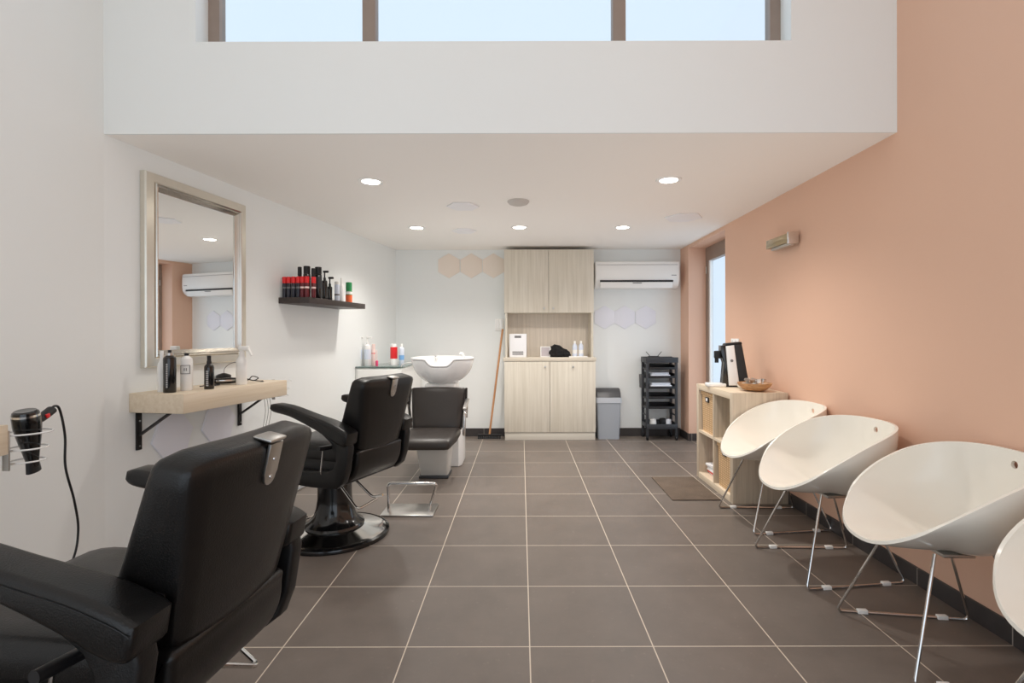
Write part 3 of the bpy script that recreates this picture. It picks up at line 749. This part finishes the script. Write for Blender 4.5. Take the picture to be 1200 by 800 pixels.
obj('side_rail', join(*[box(sx * (tw - .016) - .006, sx * (tw - .016) + .006, -td + .02, td - .02, z - .012, z + .004) for sx in (-1, 1) for z in (.855, .752, .625, .505, .385, .3)]), 'charcoal', t)
obj('hanging_pouch', frustum(.012, .07, .016, .075, .62, .78, .004), 'charcoal', t).location = (-.215, 0, 0)
Y0 = 6.255
t = thing('styling_tool', 'black tool with two splayed prongs lying on the trolley top', 'tool', (1.62, Y0, .945))
obj('body', cushion(-.085, .075, -.03, .03, 0, .062, .022), 'black', t)
for s in (-1, 1): obj('prong', tube([(s * .04, 0, .05), (s * .095, 0, .115)], .004, 8), 'black', t)
o = obj('comb_case', cushion(-.07, .07, -.03, .03, 0, .055, .02), 'charcoal'); tag(o, 'dark case on the trolley top right of the pronged tool', 'case', None, (1.775, Y0, .945))
def towel(lab, loc, sx, sz):
    o = obj('folded_towel', join(cushion(-sx, sx, -.105, .06, 0, sz * .5, sz * .24), tr(cushion(-sx * .9, sx * .92, -.08, .06, 0, sz * .5, sz * .24), 0, -.004, sz * .47)), 'cloth_white'); tag(o, lab, 'towel', 'white towels in the trolley', loc)
towel('white towel in the second drawer of the trolley', (1.675, Y0, .76), .12, .055)
towel('white towel filling the third drawer of the trolley', (1.685, Y0, .633), .13, .06)
for x, y, z, s, mname, lab in ((1.60, 6.22, .16, .038, 'white', 'white round pot on the bottom trolley tray, leftmost'), (1.655, 6.23, .16, .03, 'black', 'black pot beside the white pot on the bottom trolley tray'),
                                (1.715, 6.22, .16, .04, 'black', 'larger black pot in the middle of the bottom trolley tray'), (1.785, 6.22, .16, .036, 'cloth_white', 'white pot at the right of the bottom trolley tray')):
    o = obj('pot', lathe([(0, 0), (s, 0), (s * 1.05, s * 1.2), (s * .98, s * 1.25), (s * .98, s * 2.1), (s * .7, s * 2.3), (0, s * 2.3)], 18), mname); tag(o, lab, 'pot', 'pots on the bottom trolley tray', (x, y, z))

# ------------------------------------------------------------------ cube shelf with boxes
kx0, ky0, ky1, kh = 1.572, 3.81, 4.59, .828
t = thing('cube_shelf', 'pale wooden cube shelf with four compartments against the salmon wall', 'shelf unit', (XR - .014, ky0, 0), R(90))   # local x: along wall, y: away (towards the room)
D = XR - .014 - kx0; Lk = ky1 - ky0
obj('top_panel', box(.05, Lk - .05, 0, D, kh - .05, kh, .001), 'oak_x', t)
obj('bottom_panel', box(.05, Lk - .05, 0, D, 0, .05, .001), 'oak_x', t)
obj('side_panel', box(0, .05, 0, D, 0, kh, .001), 'oak_z', t); obj('side_panel', box(Lk - .05, Lk, 0, D, 0, kh, .001), 'oak_z', t)
obj('divider', box(Lk / 2 - .01, Lk / 2 + .01, 0, D - .003, .05, kh - .05), 'oak_z', t)
obj('middle_shelf', box(.05, Lk / 2 - .01, 0, D - .002, kh / 2 - .01, kh / 2 + .01), 'oak_x', t)
obj('middle_shelf', box(Lk / 2 + .01, Lk - .05, 0, D - .002, kh / 2 - .01, kh / 2 + .01), 'oak_x', t)
obj('back_panel', box(.05, Lk - .05, .001, .007, .05, kh - .05), 'oak_z', t)
def basket(lab, y0, z0, h, inset):
    b = thing('wicker_basket', lab, 'basket', (kx0 + inset, y0, z0), R(90), 'wicker baskets in the cube shelf')
    w_ = .155
    obj('basket_body', join(tr(frustum(w_ - .008, .15, w_, .155, 0, h - .02, .02), 0, -.16, 0)), 'wicker', b)
    obj('basket_rim', join(box(-w_ - .002, w_ + .002, -.012, .0, h - .03, h, .005), box(-w_ - .002, w_ + .002, -.318, -.306, h - .03, h, .005), box(-w_ - .002, -w_ + .01, -.318, 0, h - .03, h, .005), box(w_ - .01, w_ + .002, -.318, 0, h - .03, h, .005)), 'wicker', b)
    h_ = obj('handle_plate', box(-.035, .035, -.003, .005, h - .085, h - .04, .004), 'black', b)
    obj('handle_hole', box(-.018, .018, .004, .007, h - .075, h - .05, .002), 'paper', h_)
ymid_far = ky0 + Lk * .75 - .012; ymid_near = ky0 + Lk * .25 + .012
basket('wicker basket in the upper far compartment of the cube shelf', ymid_far, kh / 2 + .01, .345, .02)
basket('wicker basket in the lower near compartment of the cube shelf', ymid_near, .05, .345, .02)
yy = ky0 + Lk / 2 + .03
cols = ['paper', 'red', 'paper', 'white', 'paleblue', 'paper', 'grey', 'white']
zz = .05
for i, c in enumerate(cols[:6]):
    h = [.014, .02, .012, .016, .012, .018][i]
    m_ = obj('magazine', box(-.1, .1, -.13, .13, 0, h, .001), c)
    tag(m_, ['lowest white magazine', 'red-covered magazine, second', 'third magazine, white', 'fourth magazine, white', 'pale blue magazine, second from the top', 'topmost white magazine'][i] + ' of the stack in the lower far compartment', 'magazine', 'magazines stacked in the cube shelf', (kx0 + .17 - .006 * (i % 3), ky0 + Lk * .75 - .03 + .01 * (i % 2), zz), R(-3 + 2 * i))
    zz += h
t = thing('red_box', 'red box standing on the magazine stack in the cube shelf', 'box', (kx0 + .2, ky0 + Lk * .75 - .05, zz), R(20))
obj('carton', box(-.04, .04, -.05, .05, 0, .09, .002), 'red', t); obj('flap', box(-.03, .03, -.04, .04, .088, .093, .001), 'darkred', t)
o = obj('black_pouch', cushion(-.05, .05, -.07, .07, 0, .16, .04), 'black'); tag(o, 'black pouch in the upper near compartment of the cube shelf', 'pouch', None, (kx0 + .27, ky0 + .18, kh / 2 + .01))

# coffee machine on top
zk = kh
t = thing('coffee_machine', 'black and white capsule coffee machine on the cube shelf', 'coffee machine', (1.73, 4.30, zk), R(-90))   # spout faces the room side (local -y -> world -x)
# silhouette in the local xz plane is what the camera sees; local x runs away from the spout
t.rotation_euler = (0, 0, R(-8))
obj('drip_tray', box(-.17, -.02, -.06, .06, 0, .03, .01, 3), 'white', t)
obj('base_plate', box(-.06, .19, -.055, .055, 0, .018, .006), 'black', t)
obj('column', prism([(-.05, .015), (.02, .015), (-.01, .345), (-.06, .345), (-.06, .28), (-.035, .2)], -.05, .05, 'xz', .008), 'black_gloss', t)
obj('spout', join(box(-.105, -.05, -.022, .022, .235, .3, .01, 3), cyl(.016, .2, .24, 14, -.085, 0)), 'black', t)
obj('front_shield', prism([(.0, .012), (.085, .012), (.042, .35), (-.025, .34)], -.066, .066, 'xz', .014, 3), 'white_gloss', t)
obj('water_tank', prism([(.085, .012), (.165, .012), (.105, .36), (.042, .355)], -.055, .055, 'xz', .012, 3), 'dark', t)
obj('lid', prism([(-.03, .34), (.106, .358), (.1, .375), (-.02, .362)], -.058, .058, 'xz', .006), 'black', t)
obj('emblem', xf(lathe([(0, 0), (.012, 0), (.012, .003), (0, .003)], 16), Matrix.Translation((.02, -.066, .22)) @ Matrix.Rotation(R(90), 4, 'X')), 'grey', t)
# saucer
o = obj('saucer', lathe([(0, 0), (.03, 0), (.055, .02), (.062, .038), (.058, .038), (.05, .022), (.028, .006), (0, .006)], 24), 'white_gloss'); tag(o, 'small white dish between the coffee machine and wooden bowl', 'dish', None, (1.80, 4.13, zk))
p = (1.80, 3.95, zk)
o = obj('wooden_bowl', lathe([(0, 0), (.05, 0), (.09, .016), (.118, .045), (.126, .064), (.121, .064), (.11, .044), (.08, .026), (.045, .01), (0, .01)], 32), 'bowl_wood'); tag(o, 'round wooden bowl holding small silver pods on the cube shelf', 'bowl', None, p)
for k in range(14):
    ring = 0 if k < 7 else 1; a = 2 * PI * k / 7 + ring * .45; r = (.066, .056)[ring] if k % 7 else (.0, .012)[ring]
    if k % 7 == 0: a = 0
    o = obj('coffee_capsule', lathe([(0, 0), (.014, 0), (.018, .024), (.021, .026), (.021, .028), (0, .029)], 12), 'satin' if k % 3 else 'white')
    tag(o, 'small silver or white capsule in the wooden bowl on the cube shelf', 'capsule', 'capsules in the wooden bowl', (p[0] + r * math.cos(a), p[1] + r * math.sin(a), zk + (.034 if k < 7 else .066) + (0 if k % 7 else -.004)))
    o.rotation_euler = (rnd.uniform(-.3, .3), rnd.uniform(-.3, .3), 0)

# floor mat
bm = box(-.185, .185, -.315, .315, 0, .009, .003); o = obj('floor_mat', bm, 'mat'); tag(o, 'worn brown doormat on the tiles in front of the cube shelf', 'mat', None, (1.335, 4.213, 0.0005))

# ------------------------------------------------------------------ white tub chairs
def shell_bm():
    bm = bmesh.new(); NT, NV = 72, 22
    def rimz(a): return .715 - .50 * a - (.85 if a > 0 else .72) * a * a
    zb = .42
    e = 2.35
    rows = []
    cx_ = -.005
    for j in range(NV + 1):
        t_ = (j / NV) * PI / 2
        row = []
        for k in range(NT):
            th = 2 * PI * k / NT
            c, s = math.cos(th), math.sin(th)
            px = (.335 if c > 0 else .272) * math.copysign(abs(c) ** (2 / e), c); py = .297 * math.copysign(abs(s) ** (2 / e), s)
            zr = rimz(px)
            g = math.sin(t_) ** .86; hgt = 1 - math.cos(t_) ** .80
            w = max(0.0, min(1.0, (c + .1) / .8)); w = w * w * (3 - 2 * w)
            hgt = hgt * (1 - w) + (g ** 1.8) * w      # the front runs out flat into the lip, the back wraps up steeply
            xb = cx_ - .03 * (1 - g)
            x = xb + px * g; y = py * g
            # front lip: ease out so the front edge rolls gently down
            z = zb + (zr - zb) * hgt
            row.append((x, y, z))
        rows.append(row)
    c0 = bm.verts.new((cx_, 0, zb))
    V = [[bm.verts.new(p) for p in row] for row in rows[1:]]
    for k in range(NT):
        bm.faces.new((c0, V[0][k], V[0][(k + 1) % NT]))
    for a, b in zip(V[:-1], V[1:]):
        for k in range(NT):
            bm.faces.new((a[k], b[k], b[(k + 1) % NT], a[(k + 1) % NT]))
    bmesh.ops.recalc_face_normals(bm, faces=bm.faces)
    return bm
def eval_mesh(o):
    bpy.context.view_layer.update()
    return bpy.data.meshes.new_from_object(o.evaluated_get(bpy.context.evaluated_depsgraph_get()))
def tub_chair(lab, loc, rz):
    t = thing('tub_chair', lab, 'chair', loc, rz, 'white tub chairs along the salmon wall')
    sh = obj('shell', shell_bm(), 'white_shell', t, ang=60)
    so = sh.modifiers.new('s', 'SOLIDIFY'); so.thickness = .0135; so.offset = 1
    cut = obj('cutter', rot(tr(cyl(.0155, -.2, .2, 20)), R(90), 'Y'), 'white_shell'); cut.location = (-.27, 0, .74)
    cut.parent = None
    sh.parent = None
    bo = sh.modifiers.new('b', 'BOOLEAN'); bo.object = cut; bo.operation = 'DIFFERENCE'
    me = eval_mesh(sh); sh.modifiers.clear(); sh.data = me
    bpy.data.objects.remove(cut)
    for p_ in me.polygons: p_.use_smooth = True
    me.set_sharp_from_angle(angle=R(50))
    bv = sh.modifiers.new('Bevel', 'BEVEL'); bv.width = .003; bv.segments = 2; bv.limit_method = 'ANGLE'; bv.angle_limit = R(50)
    sh.parent = t
    r = .0062
    for s in (-1, 1):
        path = fillet([(.12, s * .135, .432), (.275, s * .255, r), (-.265, s * .212, r), (-.10, s * .125, .428)], .028)
        f = obj('sled_frame', tube(path, r, 10), 'chrome', t)
        for q in (.8, .2):
            a = Vector((.275, s * .255, r)); b = Vector((-.265, s * .212, r)); p_ = a.lerp(b, 1 - q)
            obj('glide', tr(box(-.021, .021, -.0105, .0105, -.0055, .012, .002), p_.x, p_.y, r - .0005), 'white', f)
    obj('seat_mount', box(-.07, .05, -.08, .08, .394, .4075, .004), 'satin', t)
    return t
proto = tub_chair('nearest fully visible white tub chair against the salmon wall', (1.69, 2.06, 0), PI - .07)
dup(proto, 'white tub chair in the middle of the visible three by the salmon wall', (1.665, 2.79, 0), PI + .05)
dup(proto, 'farthest white tub chair, beside the cube shelf', (1.72, 3.49, 0), PI + .05)
dup(proto, 'white tub chair cut off by the right edge of the photo', (1.69, 1.34, 0), PI)

# ------------------------------------------------------------------ barber chairs
def barber(lab, loc, rz):
    t = thing('barber_chair', lab, 'barber chair', loc, rz, 'black barber chairs facing the left wall')
    b = obj('base_disc', lathe([(0, 0), (.318, 0), (.33, .006), (.33, .02), (.318, .03), (.29, .036), (.2, .056), (.17, .066), (0, .066)], 56), 'chrome', t, ang=28)
    obj('rubber_rim', lathe([(.318, .0015), (.336, .0015), (.338, .012), (.334, .024), (.318, .032)], 56), 'black_gloss', b)
    obj('column', lathe([(0, .062), (.176, .062), (.182, .07), (.176, .082), (.15, .1), (.128, .13), (.113, .18), (.105, .24), (.103, .37), (0, .37)], 40), 'black_gloss', t, ang=28)
    obj('under_plate', box(-.2, .17, -.18, .18, .365, .405, .01), 'black_metal', t)
    # seat
    obj('seat_cushion', cushion(-.30, .25, -.24, .24, .50, .635, .05, 8), 'leather', t)
    obj('seat_base', cushion(-.30, .24, -.245, .245, .395, .545, .035, 6), 'leather_side', t)
    lbp = [(-.20, .60), (-.352, .60), (-.364, .56), (-.356, .50), (-.325, .44), (-.27, .405), (-.20, .40)]
    obj('lower_back', prism([(p.x, p.z) for p in catmull([(x, 0, z) for x, z in lbp], 4)], -.21, .21, 'xz', .022, 4), 'leather', t, ang=50)
    # back rest: rounded slab, tapered and tilted
    bm = cushion(-.06, .06, -.25, .25, 0, .455, .03, 8)
    for v in bm.verts:
        z = v.co.z / .46
        v.co.y *= (.75 + .25 * z)
        v.co.x = (v.co.x + .06) * (1.65 - .85 * z) - .06
        # rounded shoulders, slight wrap of the front face towards the sitter
        v.co.z -= .022 * max(0, (abs(v.co.y) - .15) / .1) ** 2 * max(0, z)
        v.co.x += .35 * v.co.y ** 2
    xf(bm, Matrix.Translation((-.305, 0, .575)) @ Matrix.Rotation(R(-13), 4, 'Y'))
    bk = obj('backrest', bm, 'leather', t, ang=60)
    # chrome headrest socket
    def back_pt(y, zz, off):  # on the rear face
        return Matrix.Translation((-.305, 0, .575)) @ Matrix.Rotation(R(-13), 4, 'Y') @ Matrix.Translation((-.062 - off + .35 * y * y, y, zz))
    pl = [(-.026, .0), (.026, .0), (.026, -.075)] + [(.022 * math.cos(a), -.085 - .022 * math.sin(a)) for a in [k * PI / 8 for k in range(9)]] + [(-.026, -.075)]
    bmh = prism(pl, -.004, .004, 'xz', .001)
    xf(bmh, Matrix.Rotation(R(90), 4, 'Z'))
    hs = obj('headrest_socket', join(xf(bmh, back_pt(0, .45, .001)), xf(cushion(-.02, .03, -.034, .034, -.004, .006, .005, 3), back_pt(0, .458, -.012))), 'satin', t)
    for zz in (.365, .41):
        obj('screw', xf(lathe([(0, 0), (.006, 0), (.005, .004), (0, .005)], 10), back_pt(0, zz, .004) @ Matrix.Rotation(R(-90), 4, 'Y')), 'chrome', hs)
    for s in (-1, 1):
        hp = Matrix.Translation((-.325, s * .204, .70))
        side = obj('hinge_plate', xf(cushion(-.026, .026, -.007, .007, -.03, .03, .006, 3), hp), 'black', t)
        obj('screw', xf(lathe([(0, 0), (.010, 0), (.009, .004), (0, .005)], 16), hp @ Matrix.Translation((0, s * .006, .002)) @ Matrix.Rotation(R(-90 * s), 4, 'X')), 'chrome', side)
    # arms: C-shaped upholstered side frame with a padded top
    for s in (-1, 1):
        y0, y1 = (.242, .297) if s > 0 else (-.297, -.242)
        outer = [(.24, .40), (.25, .43), (.24, .465), (.1, .474), (-.12, .48), (-.21, .488), (-.255, .508), (-.278, .55), (-.274, .60), (-.25, .645), (-.18, .695), (-.08, .74), (.05, .782), (.05, .80), (-.36, .69), (-.372, .63), (-.352, .5), (-.325, .43), (-.28, .395), (-.1, .385), (.1, .388)]
        fr = obj('arm_frame', prism(outer, y0, y1, 'xz', .012, 3), 'leather_side', t, ang=40)
        # pad: side outline extruded and softly rounded
        top = catmull([(-.38, 0, .716), (-.34, 0, .738), (-.24, 0, .772), (-.1, 0, .803), (.06, 0, .842), (.17, 0, .856), (.215, 0, .85)], 4)
        bot = catmull([(.222, 0, .825), (.19, 0, .806), (.06, 0, .786), (-.1, 0, .736), (-.22, 0, .69), (-.3, 0, .654), (-.35, 0, .642), (-.37, 0, .656)], 4)
        if s < 0: top = [Vector((p.x if p.x < 0 else p.x * .75, 0, p.z)) for p in top]; bot = [Vector((p.x if p.x < 0 else p.x * .75, 0, p.z)) for p in bot]
        ol = [(p.x, p.z) for p in top + bot]
        ya, yb_ = (.214, .318) if s > 0 else (-.318, -.214)
        bm = prism(ol, ya, yb_, 'xz', .018, 4)
        for v in bm.verts:          # narrows a little towards the front, top slightly crowned
            c_ = (ya + yb_) / 2; k = 1.02 - .28 * max(0, v.co.x + .3) / .5
            v.co.y = c_ + s * .006 * (v.co.x + .3) + (v.co.y - c_) * k
        pd = obj('arm_pad', bm, 'leather', fr, ang=50)
        sm = []
        for p in top[1:-1]:
            c_ = (ya + yb_) / 2; k = 1.02 - .28 * max(0, p.x + .3) / .5
            sm.append((p.x, c_ + s * .006 * (p.x + .3) + s * .053 * k, p.z - .02))
        obj('seam', tube(sm, .0014, 6), 'leather_side', pd)
        if s > 0:
            lv = obj('recline_lever', tube(fillet([(-.17, .24, .455), (-.175, .30, .47), (-.20, .305, .615)], .02), .005, 8), 'chrome', t)
            obj('lever_grip', tube([(-.203, .25, .62), (-.195, .335, .625)], .014, 14), 'black', lv)
    # pump levers under the seat
    for pts in ([(-.1, .1, .385), (-.33, .17, .25), (-.36, .04, .28)], [(-.08, -.04, .385), (-.256, -.05, .25), (-.335, -.05, .275)]):
        obj('pump_lever', tube(fillet(pts, .03), .0075, 10), 'chrome', t)
    # foot rest at the front
    fr = obj('footrest_frame', join(*[tube(fillet([(.16, y, .4), (.30, y, .38), (.44, y, .2), (.50, y, .17)], .04), .012, 10) for y in (-.16, .16)]), 'chrome', t)
    obj('foot_plate', xf(box(-.08, .08, -.2, .2, -.012, .012, .006), Matrix.Translation((.48, 0, .185)) @ Matrix.Rotation(R(28), 4, 'Y')), 'satin', fr)
    obj('calf_pad', xf(cushion(-.025, .025, -.21, .21, -.1, .1, .02), Matrix.Translation((.31, 0, .37)) @ Matrix.Rotation(R(-18), 4, 'Y')), 'leather', t)
    return t
proto = barber('nearest black barber chair, cut off at the lower left corner', (-1.067, 1.306, 0), math.atan2(.105, -1))
dup(proto, 'second black barber chair on a chrome disc, beyond the nearest one', (-1.188, 3.26, 0), math.atan2(.39, -.92))
for ch in proto.children:          # the nearest chair's pump levers are swung round to the aisle side
    if ch.name.startswith('pump_lever'): ch.rotation_euler = (0, 0, R(78))

# ------------------------------------------------------------------ wash unit
t = thing('wash_unit', 'shampoo chair with dark grey seat and white basin in front of the back wall', 'wash unit', (-.775, 4.95, 0))
# column carrying the basin (behind the chair)
bm = prism([(-.2, .3), (-.2, .02), (-.17, -.03), (.17, -.03), (.2, .02), (.2, .3)], 0, .72, 'xy', .012, 3)
obj('basin_column', bm, 'white_gloss', t)
obj('basin_collar', box(-.15, .15, -.06, .2, .70, .80, .02, 3), 'white', t)
# basin: open ceramic bowl with a neck notch at the front
def basin():
    bm = bmesh.new(); NT, NV = 64, 16
    V = []
    def rim(th):
        c, s = math.cos(th), math.sin(th)       # th = -90deg is the front (towards the camera)
        x = .292 * math.copysign(abs(c) ** .85, c); y = .235 * math.copysign(abs(s) ** .9, s)
        z = 1.043 + .006 * s
        d = abs(math.atan2(math.sin(th + PI / 2), math.cos(th + PI / 2)))
        z -= .062 * math.exp(-(d / .33) ** 6)
        return x, y, z
    zb = .79
    for j in range(1, NV + 1):
        t_ = j / NV * PI / 2
        g = .42 + .58 * math.sin(t_) ** 1.0 if False else math.sin(t_) ** .95; hh = 1 - math.cos(t_) ** 1.0
        V.append([bm.verts.new((rim(2 * PI * k / NT)[0] * g, rim(2 * PI * k / NT)[1] * g, zb + (rim(2 * PI * k / NT)[2] - zb) * hh)) for k in range(NT)])
    c0 = bm.verts.new((0, 0, zb))
    for k in range(NT): bm.faces.new((c0, V[0][k], V[0][(k + 1) % NT]))
    for a, b in zip(V[:-1], V[1:]):
        for k in range(NT): bm.faces.new((a[k], b[k], b[(k + 1) % NT], a[(k + 1) % NT]))
    # rolled lip turned outwards
    lip = [bm.verts.new((v.co.x * 1.05, v.co.y * 1.05, v.co.z - .004)) for v in V[-1]]
    for k in range(NT): bm.faces.new((V[-1][k], lip[k], lip[(k + 1) % NT], V[-1][(k + 1) % NT]))
    bmesh.ops.recalc_face_normals(bm, faces=bm.faces)
    return bm
bs = obj('basin', basin(), 'white_gloss', t, ang=70)
so = bs.modifiers.new('Solidify', 'SOLIDIFY'); so.thickness = .018; so.offset = 0
bs.location = (.01, .05, 0)
obj('tap', join(cyl(.02, .99, 1.04, 16, -.09, .12), tube(fillet([(-.09, .12, 1.03), (-.09, .1, 1.055), (-.07, .04, 1.045)], .02), .009, 10)), 'chrome', bs)
obj('hand_shower', tube(catmull([(.17, .17, 1.02), (.18, .17, 1.07), (.15, .15, 1.085)], 4), .012, 10), 'white', bs)
obj('supply_hose', tube(catmull([(-.27, .1, 1.0), (-.36, .12, .99), (-.42, .2, .97), (-.45, .28, .945)], 5), .006, 8), 'white', t)
# chair
bm = cushion(-.03, .03, -.262, .262, 0, .40, .026, 7)
for v in bm.verts:
    z = v.co.z / .4
    v.co.y *= .86 + .14 * z
    v.co.x -= .5 * v.co.y ** 2
rot(bm, R(-90), 'Z'); rot(bm, R(-17), 'X')
bk = obj('backrest', tr(bm, 0, -.26, .395), 'brown_leather', t, ang=60)
obj('side_piping', join(*[tr(tube([(s * .23, .0, .02), (s * .262, .06, .2), (s * .262, .115, .37)], .011, 8), 0, -.27, .40) for s in (-1, 1)]), 'leather', t)
bm = cushion(-.25, .225, -.72, -.24, .335, .425, .042, 8)
for v in bm.verts:
    if v.co.y < -.4: v.co.z -= .35 * (v.co.y + .4) ** 2
    v.co.x *= 1 - 1.0 * max(0, (-.52 - v.co.y)) 
obj('seat_cushion', bm, 'brown_leather', t, ang=60)
obj('seat_frame', box(-.12, .12, -.55, -.2, .3, .345, .01), 'black', t)
bm = box(-1, 1, -1, 1, 0, 1)
for v in bm.verts:
    k = v.co.z
    v.co = Vector((v.co.x * (.118 + .03 * k), -.3 + v.co.y * (.10 + .05 * k) - .06 * k, .0 + .31 * k))
bmesh.ops.bevel(bm, geom=list(bm.edges), offset=.02, segments=3, profile=.5, affect='EDGES')
obj('pedestal', bm, mat('light_grey_plastic', rgb(206, 205, 200), .35), t)
obj('pedestal_foot', box(-.13, .13, -.44, -.2, 0, .022, .006), 'charcoal', t)
for s in (-1, 1):
    a = obj('armrest', tube(fillet([(s * .255, -.30, .36), (s * .275, -.50, .40), (s * .282, -.48, .60), (s * .272, -.22, .66), (s * .262, -.18, .5)], .05), .013, 12), 'chrome', t)
    obj('arm_pad', xf(box(-.018, .018, -.13, .13, -.012, .012, .008, 3), Matrix.Translation((s * .279, -.35, .645)) @ Matrix.Rotation(R(13), 4, 'X')), 'satin', a)
# free standing foot rest
t = thing('footrest_stand', 'chrome footrest stand on a steel plate in front of the shampoo chair', 'footrest', (-.79, 3.68, 0))
obj('base_plate', box(-.195, .175, -.125, .125, 0, .014, .003), 'satin', t)
obj('foot_rail', tube(fillet([(-.155, -.03, .012), (-.165, -.02, .205), (.185, -.02, .205), (.125, .0, .012)], .03), .011, 12), 'chrome', t)

# ------------------------------------------------------------------ light
wd = bpy.data.worlds.new('sky'); scene.world = wd; wd.use_nodes = True
nt = wd.node_tree; bg = nt.nodes['Background']
tc = nt.nodes.new('ShaderNodeTexCoord'); sp = nt.nodes.new('ShaderNodeSeparateXYZ')
nt.links.new(tc.outputs['Generated'], sp.inputs['Vector'])
def mrange(sock, a0, a1, b0, b1):
    n = nt.nodes.new('ShaderNodeMapRange'); n.interpolation_type = 'SMOOTHSTEP'
    for k, v in (('From Min', a0), ('From Max', a1), ('To Min', b0), ('To Max', b1)): n.inputs[k].default_value = v
    nt.links.new(sock, n.inputs['Value']); return n.outputs['Result']
# the street side (towards -y): daylight set brighter to light the room, even above and below the horizon; pale overcast behind the shop
street = mrange(sp.outputs['Z'], -.12, .06, 1.2, 1.2)
side = mrange(sp.outputs['Y'], -.35, .2, 1.0, 0.0)
mxs = nt.nodes.new('ShaderNodeMix'); mxs.data_type = 'FLOAT'; mxs.inputs['A'].default_value = .9
nt.links.new(side, mxs.inputs['Factor']); nt.links.new(street, mxs.inputs['B'])
nt.links.new(mxs.outputs['Result'], bg.inputs['Strength'])
bg.inputs['Color'].default_value = (.85, .95, 1.06, 1)

# ------------------------------------------------------------------ camera and view
cam = bpy.data.cameras.new('camera'); co = bpy.data.objects.new('camera', cam); COL.objects.link(co)
cam.sensor_width = 36; cam.lens = 18.0; cam.clip_start = .05
cam.shift_x = -10.7 / 1200; cam.shift_y = -7 / 1200
co.location = (0, 0, H); co.rotation_euler = (R(90), R(.13), 0)
scene.camera = co
scene.view_settings.view_transform = 'Standard'; scene.view_settings.look = 'None'
scene.view_settings.gamma = 1.0; scene.view_settings.use_curve_mapping = False
scene.view_settings.exposure = 0.22
scene.cycles.use_fast_gi = True; scene.cycles.fast_gi_method = 'ADD'      # soft ambient fill from the renderer
wd.light_settings.ao_factor = .195; wd.light_settings.distance = 1.5
scene.cycles.use_denoising = True
scene.cycles.max_bounces = 10; scene.cycles.diffuse_bounces = 6; scene.cycles.transparent_max_bounces = 8
scene.cycles.sample_clamp_indirect = 6
